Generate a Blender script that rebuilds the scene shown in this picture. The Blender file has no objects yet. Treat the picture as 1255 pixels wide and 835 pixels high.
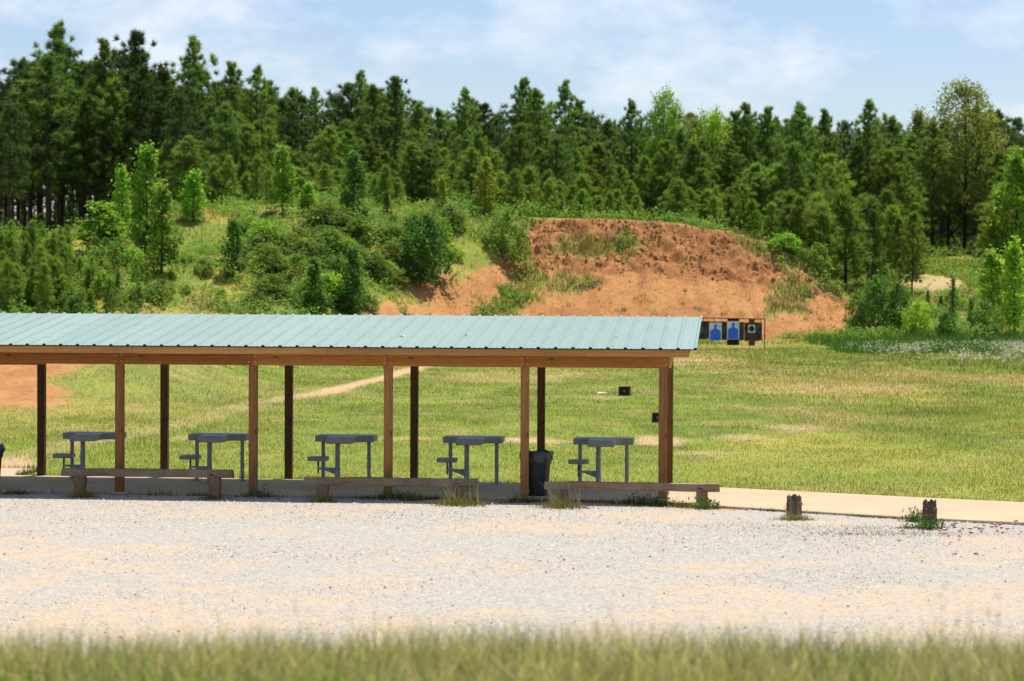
import bpy, math
import numpy as np
from math import sin, cos, pi, radians, sqrt, atan2
from mathutils import Vector, Matrix

scene = bpy.context.scene
COL = scene.collection
RNG = np.random.default_rng(7)

# ------------------------------------------------------------------ measuring helpers
PW, PH = 1255, 835
FOC, CAMZ, PITCH, ROLL = 2985.0, 3.7666, 0.0223, 0.0042


def ray(x, y):
    u, v = x - PW / 2, y - PH / 2
    c, s = cos(ROLL), sin(ROLL)
    u, v = u * c + v * s, -u * s + v * c
    d = (u / FOC, 1.0, -v / FOC)
    c, s = cos(PITCH), sin(PITCH)
    return np.array([d[0], c + s * d[2], -s + c * d[2]])


def at(x, y, D):
    r = ray(x, y)
    t = D / r[1]
    return r[0] * t, D, CAMZ + r[2] * t


def flat(x, y, z=0.0):
    r = ray(x, y)
    t = (z - CAMZ) / r[2]
    return r[0] * t, r[1] * t


YAW = 0.0978
OX, OY = 2.6621, 42.83
AX = (cos(YAW), -sin(YAW))
DX = (sin(YAW), cos(YAW))


def L(a, b):
    """shelter coordinates (a along the front, b to the back) to world"""
    return OX + AX[0] * a + DX[0] * b, OY + AX[1] * a + DX[1] * b


# ------------------------------------------------------------------ noise
_tab = np.random.default_rng(3).random((256, 256))


def vnoise(x, y):
    x = np.asarray(x, float); y = np.asarray(y, float)
    xi = np.floor(x).astype(int); yi = np.floor(y).astype(int)
    fx = x - xi; fy = y - yi
    fx = fx * fx * (3 - 2 * fx); fy = fy * fy * (3 - 2 * fy)
    a = _tab[xi & 255, yi & 255]; b = _tab[(xi + 1) & 255, yi & 255]
    c = _tab[xi & 255, (yi + 1) & 255]; d = _tab[(xi + 1) & 255, (yi + 1) & 255]
    return (a * (1 - fx) + b * fx) * (1 - fy) + (c * (1 - fx) + d * fx) * fy


def fbm(x, y, o=4):
    s = 0; a = .5; t = 0
    for i in range(o):
        s = s + a * vnoise(x * 2 ** i + 17 * i, y * 2 ** i + 5 * i); t += a; a *= .5
    return s / t


def sst(a, b, x):
    t = np.clip((np.asarray(x, float) - a) / (b - a), 0, 1)
    return t * t * (3 - 2 * t)


# ------------------------------------------------------------------ terrain
CX = [-60, -35, -29, -25, -22, -16, -10, -4.3, 1.3, 5.8, 11.4, 15.4, 18.2, 20.6, 22.6, 24.0, 25.5, 60]
CH = [5.6, 6.1, 6.6, 7.2, 8.5, 8.9, 8.9, 8.7, 8.2, 8.1, 7.8, 7.1, 6.3, 4.9, 3.3, 1.5, .3, .3]
FX = [-60, -25, -12, -9, -2, 3, 60]
FY = [116, 118, 128, 134, 148, 154, 154]


def crest_y(X):
    return np.interp(X, [-60, -25, -12, 0, 60], [160, 160, 164, 168, 168])


def hill_t(X, Y):
    f = np.interp(X, FX, FY); c = crest_y(X)
    return (Y - f) / (c - f)


def poly_sd(px, py, P):
    """signed distance, positive inside"""
    px = np.asarray(px, float); py = np.asarray(py, float)
    n = len(P); ins = np.zeros(px.shape, bool); d = np.full(px.shape, 1e9)
    for i in range(n):
        x0, y0 = P[i]; x1, y1 = P[(i + 1) % n]
        vx, vy = x1 - x0, y1 - y0
        t = np.clip(((px - x0) * vx + (py - y0) * vy) / (vx * vx + vy * vy), 0, 1)
        d = np.minimum(d, np.hypot(px - x0 - t * vx, py - y0 - t * vy))
        if y1 != y0:
            ins ^= ((y0 > py) != (y1 > py)) & (px < (x1 - x0) * (py - y0) / (y1 - y0) + x0)
    return np.where(ins, d, -d)


def height(X, Y, detail=True):
    X = np.asarray(X, float); Y = np.asarray(Y, float)
    far = .4 * sst(147, 158, Y)
    fld = .10 * (fbm(X * .12 + 9, Y * .12, 2) - .5) * sst(48, 60, Y)
    t = hill_t(X, Y)
    pd = np.interp(t, [0, .12, .70, .80, .97, 1.03], [0, .03, .55, .67, .985, 1])
    pg = sst(-.03, 1.05, t) * .55 + np.clip(t, 0, 1) * .45
    w = sst(-3.0, 1.0, X)
    p = pd * w + pg * (1 - w)
    Hc = np.interp(X + 1.2 * (fbm(X * .3, Y * .3, 2) - .5), CX, CH)
    hill = Hc * p
    if detail:
        hill = hill + 1.0 * (fbm(X * .22 + 3, Y * .22, 3) - .5) * sst(.05, .3, t) * (1 - .8 * w) * sst(1.5, .9, t)
        er = (fbm(X * .7, Y * .7, 3) - .5) * .9 + (fbm(X * 2.0, Y * 2.6 + 4, 2) - .5) * .75 + (vnoise(X * 3.6, Y * 4.4) - .5) * .34
        hill = hill + er * w * sst(.60, .74, t) * sst(1.0, .93, t) * sst(25, 21, X)
        hill = hill + (fbm(X * 1.6, Y * 1.6, 3) - .5) * .16 * w * sst(.02, .2, t) * sst(1, .8, t) * sst(25, 21, X)
    R = np.interp(Y, [150, 158, 166, 180, 200, 230, 300], [0, .5, 1.5, 3.7, 6.0, 7.5, 9]) * sst(14, 26, X)
    back = np.where(Y > crest_y(X), hill - .02 * (Y - crest_y(X)), hill)
    h = np.maximum(back, R)
    # side berm at the left
    m = 2.15 * sst(-8.6, -15.5, X + .7 * (fbm(X * .4, Y * .4, 2) - .5)) * sst(68.5, 90, Y) * (1 - .5 * sst(95, 112, Y) * sst(-25, -15, X))
    if detail:
        m = m * (1 + .10 * (fbm(X * .9, Y * .9, 3) - .5))
    m = m * sst(122, 100, Y) + m * .4 * sst(100, 122, Y)
    h = np.maximum(h, m) + far + fld
    # distant rise
    h = h + 48 * np.exp(-((X - 112) / 55) ** 2 - ((Y - 820) / 120) ** 2)
    h = np.where(Y < 45, 0.0, h)
    return h * sst(44, 50, Y)


def hz(x, y):
    return float(height(np.array([x]), np.array([y]))[0])


def drop(px, py, d0=60, d1=300, step=.4):
    """where the line of sight at photo point (px, py) meets the terrain"""
    r = ray(px, py)
    Ds = np.arange(d0, d1, step)
    t = Ds / r[1]
    X = r[0] * t; Z = CAMZ + r[2] * t
    H = height(X, Ds)
    k = np.nonzero(H >= Z)[0]
    i = k[0] if len(k) else len(Ds) - 1
    return float(X[i]), float(Ds[i]), float(H[i])


# dirt faces as areas in elevation (X, z) on the far berm
DIRT = [(-5.2, .2), (-4.6, 1.6), (-4.2, 3.4), (-2.6, 4.6), (.2, 6.0), (.9, 7.7), (2.2, 8.75), (12, 8.5), (15.2, 7.6),
        (17.8, 6.6), (20.4, 5.0), (22.2, 3.9), (23.2, 2.4), (23.6, .7), (19.5, .55), (10, .5), (2, .2)]
DIRT2 = [(-9.2, 1.5), (-8.2, 2.7), (-6.6, 3.5), (-5.2, 4.3), (-3.6, 4.7), (-3.4, 1.4), (-6, 1.0)]
GRN1 = [(-2.6, 1.0), (-2.2, 2.3), (-.6, 3.9), (1.2, 5.3), (2.4, 4.6), (1.6, 3.0), (.2, 1.6)]
GRN2 = [(2.6, 6.0), (3.2, 7.1), (5.5, 7.3), (9.0, 7.2), (9.3, 6.6), (7.4, 5.9), (5.4, 5.5)]
GRN3 = [(16.8, 2.2), (17.2, 3.6), (19.0, 4.4), (20.0, 3.8), (19.6, 2.2)]
GRN5 = [(15.3, 7.7), (18.6, 7.0), (21.2, 5.0), (22.6, 3.6), (22.0, 3.2), (20.3, 4.3), (17.5, 5.5), (15.2, 6.7)]
GRN4 = [(2.3, 3.6), (3.2, 4.7), (5.0, 4.6), (5.6, 3.7)]


def dirt_mask(X, Y, Z):
    j = .9 * (fbm(X * .5, Y * .5 + 3, 4) - .5)
    far = poly_sd(X, Z + j * .8, DIRT) + j * 1.2
    m = sst(-.25, .35, far)
    g = np.maximum.reduce([poly_sd(X, Z, G) for G in (GRN1, GRN2, GRN3, GRN4, GRN5)])
    g = sst(-.5, .35, g + 1.6 * (fbm(X * .9 + 7, Y * .9, 4) - .5))
    m = m * (1 - .8 * g) * sst(146, 151, Y) * sst(1.0, .975, hill_t(X, Y) + .05 * (fbm(X * .8, Y * 0 + 3, 3) - .5))
    n = fbm(X * .35 + 11, Y * .35, 4) - .5
    m2 = sst(-.3, .5, poly_sd(X, Z, DIRT2) + 1.5 * j) * sst(128, 132, Y) * sst(168, 160, Y) * (1 - .75 * sst(.50, .62, fbm(X * .8 + 5, Y * .8, 3)))
    m = np.maximum(m, m2)
    side = sst(-13.6, -14.6, X + 2.4 * n + (Y - 80) * .02) * sst(70.5, 72.5, Y + 3 * n) * sst(99, 95, Y)
    return np.maximum(m, side)


PATHP = [(-10.3, 48.9), (-10.9, 53), (-10.2, 58.5), (-9.0, 65), (-8.3, 76.5), (-6.5, 85), (-4.6, 107.5), (-3.4, 122), (-2.0, 140)]


def path_dist(X, Y):
    d = np.full(np.shape(X), 1e9)
    for (x0, y0), (x1, y1) in zip(PATHP[:-1], PATHP[1:]):
        vx, vy = x1 - x0, y1 - y0
        t = np.clip(((X - x0) * vx + (Y - y0) * vy) / (vx * vx + vy * vy), 0, 1)
        d = np.minimum(d, np.hypot(X - x0 - t * vx, Y - y0 - t * vy))
    return d


def path_mask(X, Y):
    wdt = .42 + .45 * (fbm(X * .3, Y * .22, 3) - .3)
    thin = .35 + .65 * np.maximum(sst(55, 50, Y), sst(72, 90, Y))
    return sst(wdt + .3, wdt * .5, path_dist(X, Y) + .5 * (fbm(X * 1.3, Y * 1.3, 3) - .5)) * thin


BARE = [(.7, 59.0, 1.5, 1.5, .8), (-2.6, 59.8, 1.2, 1.0, .6), (3.5, 59.5, .8, 2.2, .8), (5.6, 61, .8, 2.0, .6), (4.4, 55.0, .9, 1.0, .5),
        (-7.5, 60.5, 1.0, 1.2, .55), (7.4, 64.5, 1.4, 2.0, .45), (9.5, 125, 4, 3, .6), (3.0, 82.5, 1.2, 1.6, .4)]


def clear_mask(X, Y):
    return sst(1.15, .8, np.hypot((X - 31.2) / 2.2, (Y - 181) / 5.0) + .5 * (fbm(X * .8, Y * .4, 3) - .5))


def bare_mask(X, Y):
    m = np.zeros(np.shape(X))
    n = fbm(X * .9, Y * .5, 4)
    for x, y, rx, ry, s in BARE:
        q = np.hypot((X - x) / rx, (Y - y) / ry)
        m = np.maximum(m, s * sst(1.15, .35, q + 1.1 * (n - .5)))
    return m


def lerp(a, b, t):
    return a + (b - a) * t[..., None]


G_DEEP = np.array([.120, .185, .024]); G_MID = np.array([.215, .260, .036]); G_YEL = np.array([.34, .32, .060])
STRAW = np.array([.48, .36, .145]); SOIL = np.array([.50, .325, .19]); CLAY = np.array([.42, .205, .074]); CLAYD = np.array([.28, .110, .038])


def field_col(X, Y):
    a = fbm(X * .16, Y * .07, 4)
    b = fbm(X * .10 + 40, Y * .05 + 8, 4)
    c = fbm(X * .5 + 4, Y * .25, 3)
    col = lerp(np.broadcast_to(G_MID, X.shape + (3,)), G_YEL, sst(.48, .76, a))
    col = lerp(col, G_DEEP, .5 * sst(.56, .36, c))
    e_ = fbm(X * 1.3 + 9, Y * .8 + 2, 3)
    col = col * (.74 + .52 * e_)[..., None]
    col = lerp(col, STRAW * .8, .5 * sst(.58, .75, fbm(X * .8 + 31, Y * .5 + 2, 4)))
    st = sst(.50, .68, b) * .55
    # dry band on the right half of the field
    st = np.maximum(st, .72 * sst(.45, .64, fbm(X * .22, Y * .10 + 30, 3)) * sst(5, 11, X) * sst(62, 72, Y) * sst(122, 100, Y))
    st = st * (1 - .7 * sst(-1, -5, X) * sst(104, 96, Y))
    st = np.maximum(st, .22 * sst(-8.5, -12, X) * sst(60, 66, Y) * sst(92, 78, Y) * sst(.4, .6, c))
    col = lerp(col, STRAW, st)
    near = sst(60, 50, Y) * .55
    col = lerp(col, G_MID * 1.1, near)
    return col * .92


def cover_col(X, Y, Z):
    col = field_col(X, Y)
    t = hill_t(X, Y)
    hc = lerp(np.broadcast_to(np.array([.17, .22, .032]), X.shape + (3,)), np.array([.31, .28, .06]), sst(.42, .62, fbm(X * .3, Y * .3, 4)))
    hc = lerp(hc, np.array([.30, .17, .08]), .7 * sst(.60, .74, fbm(X * .45 + 3, Y * .45, 4)))
    on = np.maximum(sst(-.02, .08, t), sst(150, 156, Y))
    col = lerp(col, hc, on)
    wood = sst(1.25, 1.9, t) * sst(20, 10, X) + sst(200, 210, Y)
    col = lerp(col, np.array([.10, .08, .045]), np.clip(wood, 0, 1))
    clear = clear_mask(X, Y)
    col = lerp(col, np.array([.42, .32, .17]), clear * .9)
    d = dirt_mask(X, Y, Z)
    n = .5 * fbm(X * .7, Y * .7 + 50, 4) + .5 * fbm(X * 2.2, Y * .5 + 9, 4)
    clay = lerp(np.broadcast_to(CLAY, X.shape + (3,)), CLAYD, sst(.42, .62, n) * .5 + .26 * sst(.62, .75, t) * sst(1.05, .95, t) * sst(-4, 0, X))
    col = lerp(col, clay, d)
    col = lerp(col, SOIL, np.maximum(path_mask(X, Y) * .9, bare_mask(X, Y)))
    far = sst(330, 480, Y)
    col = lerp(col, np.array([.035, .06, .04]), far)
    return col


# ------------------------------------------------------------------ mesh builders
def mesh_np(name, V, F, mats, col=None, smooth=False, mat_idx=None):
    V = np.asarray(V, np.float32); F = np.asarray(F, np.int32)
    k = F.shape[1]
    me = bpy.data.meshes.new(name)
    me.vertices.add(len(V)); me.vertices.foreach_set('co', V.ravel())
    me.loops.add(F.size); me.loops.foreach_set('vertex_index', F.ravel())
    me.polygons.add(len(F))
    me.polygons.foreach_set('loop_start', np.arange(0, F.size, k, dtype=np.int32))
    me.polygons.foreach_set('loop_total', np.full(len(F), k, np.int32))
    if mat_idx is not None:
        me.polygons.foreach_set('material_index', np.asarray(mat_idx, np.int32))
    if smooth:
        me.polygons.foreach_set('use_smooth', np.ones(len(F), bool))
    if not isinstance(mats, (list, tuple)):
        mats = [mats]
    for m in mats:
        me.materials.append(m)
    if col is not None:
        ca = me.color_attributes.new('tint', 'FLOAT_COLOR', 'POINT')
        c4 = np.ones((len(V), 4), np.float32); c4[:, :3] = col
        ca.data.foreach_set('color', c4.ravel())
    me.update(calc_edges=True)
    return me


class MB:
    """collects simple shapes into one mesh"""

    def __init__(self):
        self.v = []; self.f = []; self.mi = []; self.sm = []

    def add(self, vs, fs, mi=0, sm=False):
        o = len(self.v)
        self.v += [tuple(p) for p in vs]
        for f in fs:
            self.f.append([o + i for i in f]); self.mi.append(mi); self.sm.append(sm)

    def box(self, x0, x1, y0, y1, z0, z1, bev=0.0, mi=0, jit=0.0, rng=None):
        b = min(bev, (x1 - x0) * .45, (y1 - y0) * .45, (z1 - z0) * .45)
        if b <= 0:
            vs = [(x, y, z) for x in (x0, x1) for y in (y0, y1) for z in (z0, z1)]
            self.add(vs, [(0, 1, 3, 2), (4, 6, 7, 5), (0, 4, 5, 1), (2, 3, 7, 6), (0, 2, 6, 4), (1, 5, 7, 3)], mi); return
        import bmesh
        bm = bmesh.new()
        bmesh.ops.create_cube(bm, size=1)
        for v in bm.verts:
            v.co = Vector(((x0 + x1) / 2 + v.co.x * (x1 - x0), (y0 + y1) / 2 + v.co.y * (y1 - y0), (z0 + z1) / 2 + v.co.z * (z1 - z0)))
        bmesh.ops.bevel(bm, geom=bm.edges[:], offset=b, segments=1, affect='EDGES', profile=.5)
        vs = [v.co.copy() for v in bm.verts]
        if jit and rng is not None:
            vs = [v + Vector(rng.normal(0, jit, 3)) for v in vs]
        self.add(vs, [[v.index for v in f.verts] for f in bm.faces], mi)
        bm.free()

    def prism(self, poly, z0, z1, mi=0, bev=0.0):
        import bmesh
        bm = bmesh.new()
        vs = [bm.verts.new((x, y, z0)) for x, y in poly]
        f = bm.faces.new(vs)
        r = bmesh.ops.extrude_face_region(bm, geom=[f])
        for e in r['geom']:
            if isinstance(e, bmesh.types.BMVert):
                e.co.z = z1
        bmesh.ops.recalc_face_normals(bm, faces=bm.faces[:])
        if bev:
            bmesh.ops.bevel(bm, geom=bm.edges[:], offset=bev, segments=1, affect='EDGES', profile=.5)
        bm.verts.index_update()
        self.add([v.co.copy() for v in bm.verts], [[v.index for v in q.verts] for q in bm.faces], mi)
        bm.free()

    def tube(self, pts, rad, n=6, mi=0, cap=True, sm=True):
        pts = [Vector(p) for p in pts]
        if not hasattr(rad, '__len__'):
            rad = [rad] * len(pts)
        rings = []
        o = len(self.v); vs = []; fs = []
        ref = None
        for i, p in enumerate(pts):
            d = (pts[min(i + 1, len(pts) - 1)] - pts[max(i - 1, 0)])
            d = d.normalized() if d.length > 1e-9 else Vector((0, 0, 1))
            if ref is None:
                ref = Vector((1, 0, 0)) if abs(d.x) < .8 else Vector((0, 1, 0))
            u = d.cross(ref).normalized(); w = d.cross(u).normalized()
            for k in range(n):
                a = 2 * pi * k / n
                vs.append(p + (u * cos(a) + w * sin(a)) * rad[i])
        for i in range(len(pts) - 1):
            for k in range(n):
                k2 = (k + 1) % n
                fs.append((i * n + k, i * n + k2, (i + 1) * n + k2, (i + 1) * n + k))
        self.add(vs, fs, mi, sm)
        if cap:
            self.add(vs[:n], [tuple(range(n))[::-1]], mi)
            self.add(vs[-n:], [tuple(range(n))], mi)

    def mesh(self, name, mats):
        me = bpy.data.meshes.new(name)
        me.from_pydata(self.v, [], self.f)
        if not isinstance(mats, (list, tuple)):
            mats = [mats]
        for m in mats:
            me.materials.append(m)
        me.polygons.foreach_set('material_index', self.mi)
        me.polygons.foreach_set('use_smooth', self.sm)
        me.update()
        return me

    def build(self, name, mats, parent=None, loc=(0, 0, 0), rz=0.0):
        return link(name, self.mesh(name, mats), parent, loc, rz)


def link(name, me, parent=None, loc=(0, 0, 0), rz=0.0):
    o = bpy.data.objects.new(name, me); COL.objects.link(o)
    o.location = loc; o.rotation_euler = (0, 0, rz)
    if parent is not None:
        o.parent = parent
    return o


def tag(o, label=None, cat=None, group=None, kind=None):
    if label: o['label'] = label
    if cat: o['category'] = cat
    if group: o['group'] = group
    if kind: o['kind'] = kind
    return o


def thing(name, label, cat, loc=(0, 0, 0), rz=0.0, group=None):
    o = bpy.data.objects.new(name, None); COL.objects.link(o)
    o.empty_display_size = .2
    o.location = loc; o.rotation_euler = (0, 0, rz)
    return tag(o, label, cat, group)


def dup(root, loc, rz=0.0, scale=None, label=None, group=None, cat=None, name=None):
    r = root.copy(); COL.objects.link(r)
    r.location = loc; r.rotation_euler = (0, 0, rz)
    if scale is not None:
        r.scale = scale if hasattr(scale, '__len__') else (scale,) * 3
    if label: r['label'] = label
    if group: r['group'] = group
    elif 'group' in r: del r['group']
    if cat: r['category'] = cat
    for ch in root.children:
        c = ch.copy(); COL.objects.link(c); c.parent = r
        for g in ch.children:
            d = g.copy(); COL.objects.link(d); d.parent = c
    return r


# ------------------------------------------------------------------ materials
def new_mat(name):
    m = bpy.data.materials.new(name); m.use_nodes = True
    nt = m.node_tree; nt.nodes.clear()
    return m, nt.nodes, nt.links


def out_bsdf(N, K, rough=.8, spec=.3):
    o = N.new('ShaderNodeOutputMaterial'); b = N.new('ShaderNodeBsdfPrincipled')
    b.inputs['Roughness'].default_value = rough
    b.inputs['Specular IOR Level'].default_value = spec
    K.new(b.outputs[0], o.inputs[0])
    return b


def mixc(N, K, a, b, f, mode='MIX'):
    m = N.new('ShaderNodeMix'); m.data_type = 'RGBA'; m.blend_type = mode
    for s, v in ((m.inputs[6], a), (m.inputs[7], b), (m.inputs[0], f)):
        if hasattr(v, 'links') or isinstance(v, bpy.types.NodeSocket):
            K.new(v, s)
        elif isinstance(v, (int, float)):
            s.default_value = v
        else:
            s.default_value = (*v, 1)
    return m.outputs[2]


def noise(N, K, scale, detail=4, rough=.55, vec=None, dist=0.0):
    n = N.new('ShaderNodeTexNoise'); n.inputs['Scale'].default_value = scale
    n.inputs['Detail'].default_value = detail; n.inputs['Roughness'].default_value = rough
    n.inputs['Distortion'].default_value = dist
    if vec is not None: K.new(vec, n.inputs['Vector'])
    return n.outputs[0]


def ramp(N, K, fac, p0, p1, c0=(0, 0, 0), c1=(1, 1, 1)):
    r = N.new('ShaderNodeValToRGB')
    r.color_ramp.elements[0].position = p0; r.color_ramp.elements[0].color = (*c0, 1)
    r.color_ramp.elements[1].position = p1; r.color_ramp.elements[1].color = (*c1, 1)
    K.new(fac, r.inputs[0])
    return r.outputs[0]


def objvec(N, K, scale=(1, 1, 1)):
    t = N.new('ShaderNodeTexCoord'); mp = N.new('ShaderNodeMapping')
    mp.inputs['Scale'].default_value = scale
    K.new(t.outputs['Object'], mp.inputs[0])
    return mp.outputs[0]


def bump(N, K, b, h, strength=.3, dist=.02):
    n = N.new('ShaderNodeBump'); n.inputs['Strength'].default_value = strength; n.inputs['Distance'].default_value = dist
    K.new(h, n.inputs['Height']); K.new(n.outputs[0], b.inputs['Normal'])


def simple_mat(name, c, c2=None, rough=.7, spec=.3, scale=12, metallic=0.0, bmp=.15, stretch=(1, 1, 1)):
    m, N, K = new_mat(name); b = out_bsdf(N, K, rough, spec)
    v = objvec(N, K, stretch)
    n = noise(N, K, scale, 6, .6, v)
    c2 = c2 or tuple(x * .7 for x in c)
    K.new(mixc(N, K, c, c2, ramp(N, K, n, .38, .66)), b.inputs['Base Color'])
    b.inputs['Metallic'].default_value = metallic
    if bmp: bump(N, K, b, n, bmp, .01)
    return m


def wood_mat(name, c, cd, cl, axis='X', rough=.75, grey=None):
    m, N, K = new_mat(name); b = out_bsdf(N, K, rough, .2)
    st = {'X': (.25, 6, 6), 'Z': (6, 6, .25), 'Y': (6, .25, 6)}[axis]
    v = objvec(N, K, st)
    oi = N.new('ShaderNodeObjectInfo')
    g = noise(N, K, 5, 8, .7, v, .6)
    g2 = noise(N, K, 22, 4, .6, v)
    big = noise(N, K, .9, 3, .5, objvec(N, K))
    col = mixc(N, K, c, cd, ramp(N, K, g, .42, .68))
    col = mixc(N, K, col, cl, ramp(N, K, g2, .55, .72))
    col = mixc(N, K, col, cd, ramp(N, K, big, .55, .75, (0, 0, 0), (.5, .5, .5)))
    if grey is not None:
        col = mixc(N, K, col, grey, ramp(N, K, noise(N, K, 1.7, 5, .6, objvec(N, K)), .45, .7))
    vk = N.new('ShaderNodeTexVoronoi'); vk.inputs['Scale'].default_value = 2.6
    K.new(objvec(N, K, {'X': (.75, 2.2, 2.2), 'Z': (2.2, 2.2, .75), 'Y': (2.2, .75, 2.2)}[axis]), vk.inputs['Vector'])
    col = mixc(N, K, col, tuple(q * .3 for q in cd), ramp(N, K, vk.outputs['Distance'], .05, .13, (.85,) * 3, (0, 0, 0)))
    hs = N.new('ShaderNodeHueSaturation'); K.new(col, hs.inputs['Color'])
    mr = N.new('ShaderNodeMapRange'); mr.inputs[3].default_value = .82; mr.inputs[4].default_value = 1.15
    K.new(oi.outputs['Random'], mr.inputs[0]); K.new(mr.outputs[0], hs.inputs['Value'])
    K.new(hs.outputs[0], b.inputs['Base Color'])
    bump(N, K, b, g, .35, .01)
    return m


def tint_mat(name, rough=.9, fine=8.0, amt=.45, trans=0.0, bmp=0.0, isl=0.0, spec=.15):
    """colour from the mesh's own 'tint' attribute with fine variation"""
    m, N, K = new_mat(name)
    a = N.new('ShaderNodeVertexColor'); a.layer_name = 'tint'
    col = a.outputs[0]
    if fine:
        n = noise(N, K, fine, 6, .65, objvec(N, K))
        k = ramp(N, K, n, .25, .75, (1 - amt,) * 3, (1 + amt,) * 3)
        col = mixc(N, K, col, k, 1.0, 'MULTIPLY')
    if isl:
        g = N.new('ShaderNodeNewGeometry')
        k = ramp(N, K, g.outputs['Random Per Island'], 0, 1, (1 - isl,) * 3, (1 + isl, 1 + isl * .9, 1 + isl * .6))
        col = mixc(N, K, col, k, 1.0, 'MULTIPLY')
    if trans:
        o = N.new('ShaderNodeOutputMaterial'); d = N.new('ShaderNodeBsdfDiffuse'); t = N.new('ShaderNodeBsdfTranslucent')
        mx = N.new('ShaderNodeMixShader'); mx.inputs[0].default_value = trans
        K.new(col, d.inputs[0]); K.new(col, t.inputs[0])
        K.new(d.outputs[0], mx.inputs[1]); K.new(t.outputs[0], mx.inputs[2]); K.new(mx.outputs[0], o.inputs[0])
    else:
        b = out_bsdf(N, K, rough, spec); K.new(col, b.inputs['Base Color'])
        if bmp: bump(N, K, b, n, bmp, .08)
    return m


def leaf_mat(name, c, c2, tip=None, trans=.35, gloss=.02):
    m, N, K = new_mat(name)
    g = N.new('ShaderNodeNewGeometry'); oi = N.new('ShaderNodeObjectInfo')
    col = mixc(N, K, c, c2, g.outputs['Random Per Island'])
    if tip is not None:
        big = noise(N, K, 1.3, 3, .5, objvec(N, K))
        col = mixc(N, K, col, tip, ramp(N, K, big, .5, .66, (0, 0, 0), (.75, .75, .75)))
    hs = N.new('ShaderNodeHueSaturation'); K.new(col, hs.inputs['Color'])
    mr = N.new('ShaderNodeMapRange'); mr.inputs[3].default_value = .72; mr.inputs[4].default_value = 1.3
    K.new(oi.outputs['Random'], mr.inputs[0]); K.new(mr.outputs[0], hs.inputs['Value'])
    mr2 = N.new('ShaderNodeMapRange'); mr2.inputs[3].default_value = .488; mr2.inputs[4].default_value = .512
    ml = N.new('ShaderNodeMath'); ml.operation = 'FRACT'
    m7 = N.new('ShaderNodeMath'); m7.operation = 'MULTIPLY'; m7.inputs[1].default_value = 7.31
    K.new(oi.outputs['Random'], m7.inputs[0]); K.new(m7.outputs[0], ml.inputs[0]); K.new(ml.outputs[0], mr2.inputs[0]); K.new(mr2.outputs[0], hs.inputs['Hue'])
    col = hs.outputs[0]
    o = N.new('ShaderNodeOutputMaterial'); d = N.new('ShaderNodeBsdfDiffuse'); t = N.new('ShaderNodeBsdfTranslucent')
    mx = N.new('ShaderNodeMixShader'); mx.inputs[0].default_value = trans
    K.new(col, d.inputs[0]); K.new(col, t.inputs[0]); K.new(d.outputs[0], mx.inputs[1]); K.new(t.outputs[0], mx.inputs[2])
    gl = N.new('ShaderNodeBsdfGlossy'); gl.inputs['Roughness'].default_value = .6
    m2 = N.new('ShaderNodeMixShader'); m2.inputs[0].default_value = gloss
    K.new(mx.outputs[0], m2.inputs[1]); K.new(gl.outputs[0], m2.inputs[2]); K.new(m2.outputs[0], o.inputs[0])
    return m


M = {}
M['ground'] = tint_mat('ground_cover', fine=5.0, amt=.35, bmp=.5)
M['blade'] = tint_mat('grass_blades', fine=0, trans=.42, isl=.28)
M['pine'] = leaf_mat('pine_needles', (.112, .202, .031), (.235, .35, .058), trans=.52)
M['pine_dark'] = leaf_mat('dark_pine_needles', (.056, .108, .022), (.120, .196, .037), trans=.48)
M['pine_young'] = leaf_mat('young_pine_needles', (.15, .25, .030), (.28, .40, .055), trans=.55)
M['leaf_bright'] = leaf_mat('bright_leaves', (.16, .34, .028), (.31, .52, .045), (.48, .55, .055), trans=.6)
M['leaf_yellow'] = leaf_mat('yellowish_leaves', (.20, .30, .028), (.36, .44, .042), (.52, .52, .06), trans=.6)
M['leaf_dark'] = leaf_mat('dark_leaves', (.055, .150, .024), (.12, .25, .036), (.24, .36, .04), trans=.5)
M['leaf_vine'] = leaf_mat('vine_leaves', (.095, .20, .026), (.20, .31, .042), (.30, .36, .045), trans=.52)
M['leaf_oak'] = leaf_mat('olive_leaves', (.15, .205, .028), (.27, .31, .05), (.32, .34, .06), trans=.52)
M['bark'] = simple_mat('bark', (.085, .06, .045), (.04, .03, .024), .95, .1, 6, stretch=(3, 3, .5), bmp=.5)
M['bark_pale'] = simple_mat('pale_bark', (.22, .18, .14), (.12, .09, .07), .95, .1, 6, stretch=(3, 3, .5), bmp=.5)
M['beam'] = wood_mat('treated_lumber', (.42, .170, .045), (.25, .085, .020), (.50, .23, .068), 'X')
M['fascia'] = wood_mat('fascia_lumber', (.54, .275, .092), (.38, .17, .05), (.62, .35, .14), 'X')
M['post'] = wood_mat('post_lumber', (.37, .175, .062), (.23, .095, .030), (.46, .25, .10), 'Z')
M['post_shaded'] = wood_mat('shaded_post_lumber', (.13, .065, .028), (.075, .032, .014), (.17, .09, .04), 'Z')  # post lumber darkened, shade under the roof put into the colour
M['beam_red_dim'] = wood_mat('reddish_dimmed_beam_lumber', (.31, .115, .030), (.18, .058, .014), (.38, .16, .048), 'X')  # redder boards, with dimmer light at the left end put into the colour
M['post_red_dim'] = wood_mat('reddish_dimmed_post_lumber', (.27, .125, .045), (.16, .062, .022), (.34, .17, .065), 'Z')  # redder posts, weaker light also painted into the wood tone
M['rail'] = wood_mat('weathered_timber', (.32, .225, .14), (.16, .105, .063), (.42, .32, .22), 'X', .9, (.37, .29, .20))
M['stub'] = wood_mat('weathered_post', (.27, .165, .10), (.13, .078, .046), (.36, .25, .17), 'Z', .9)
M['stump'] = wood_mat('rotten_post', (.15, .105, .075), (.05, .035, .026), (.26, .20, .15), 'Z', .95)
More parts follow.
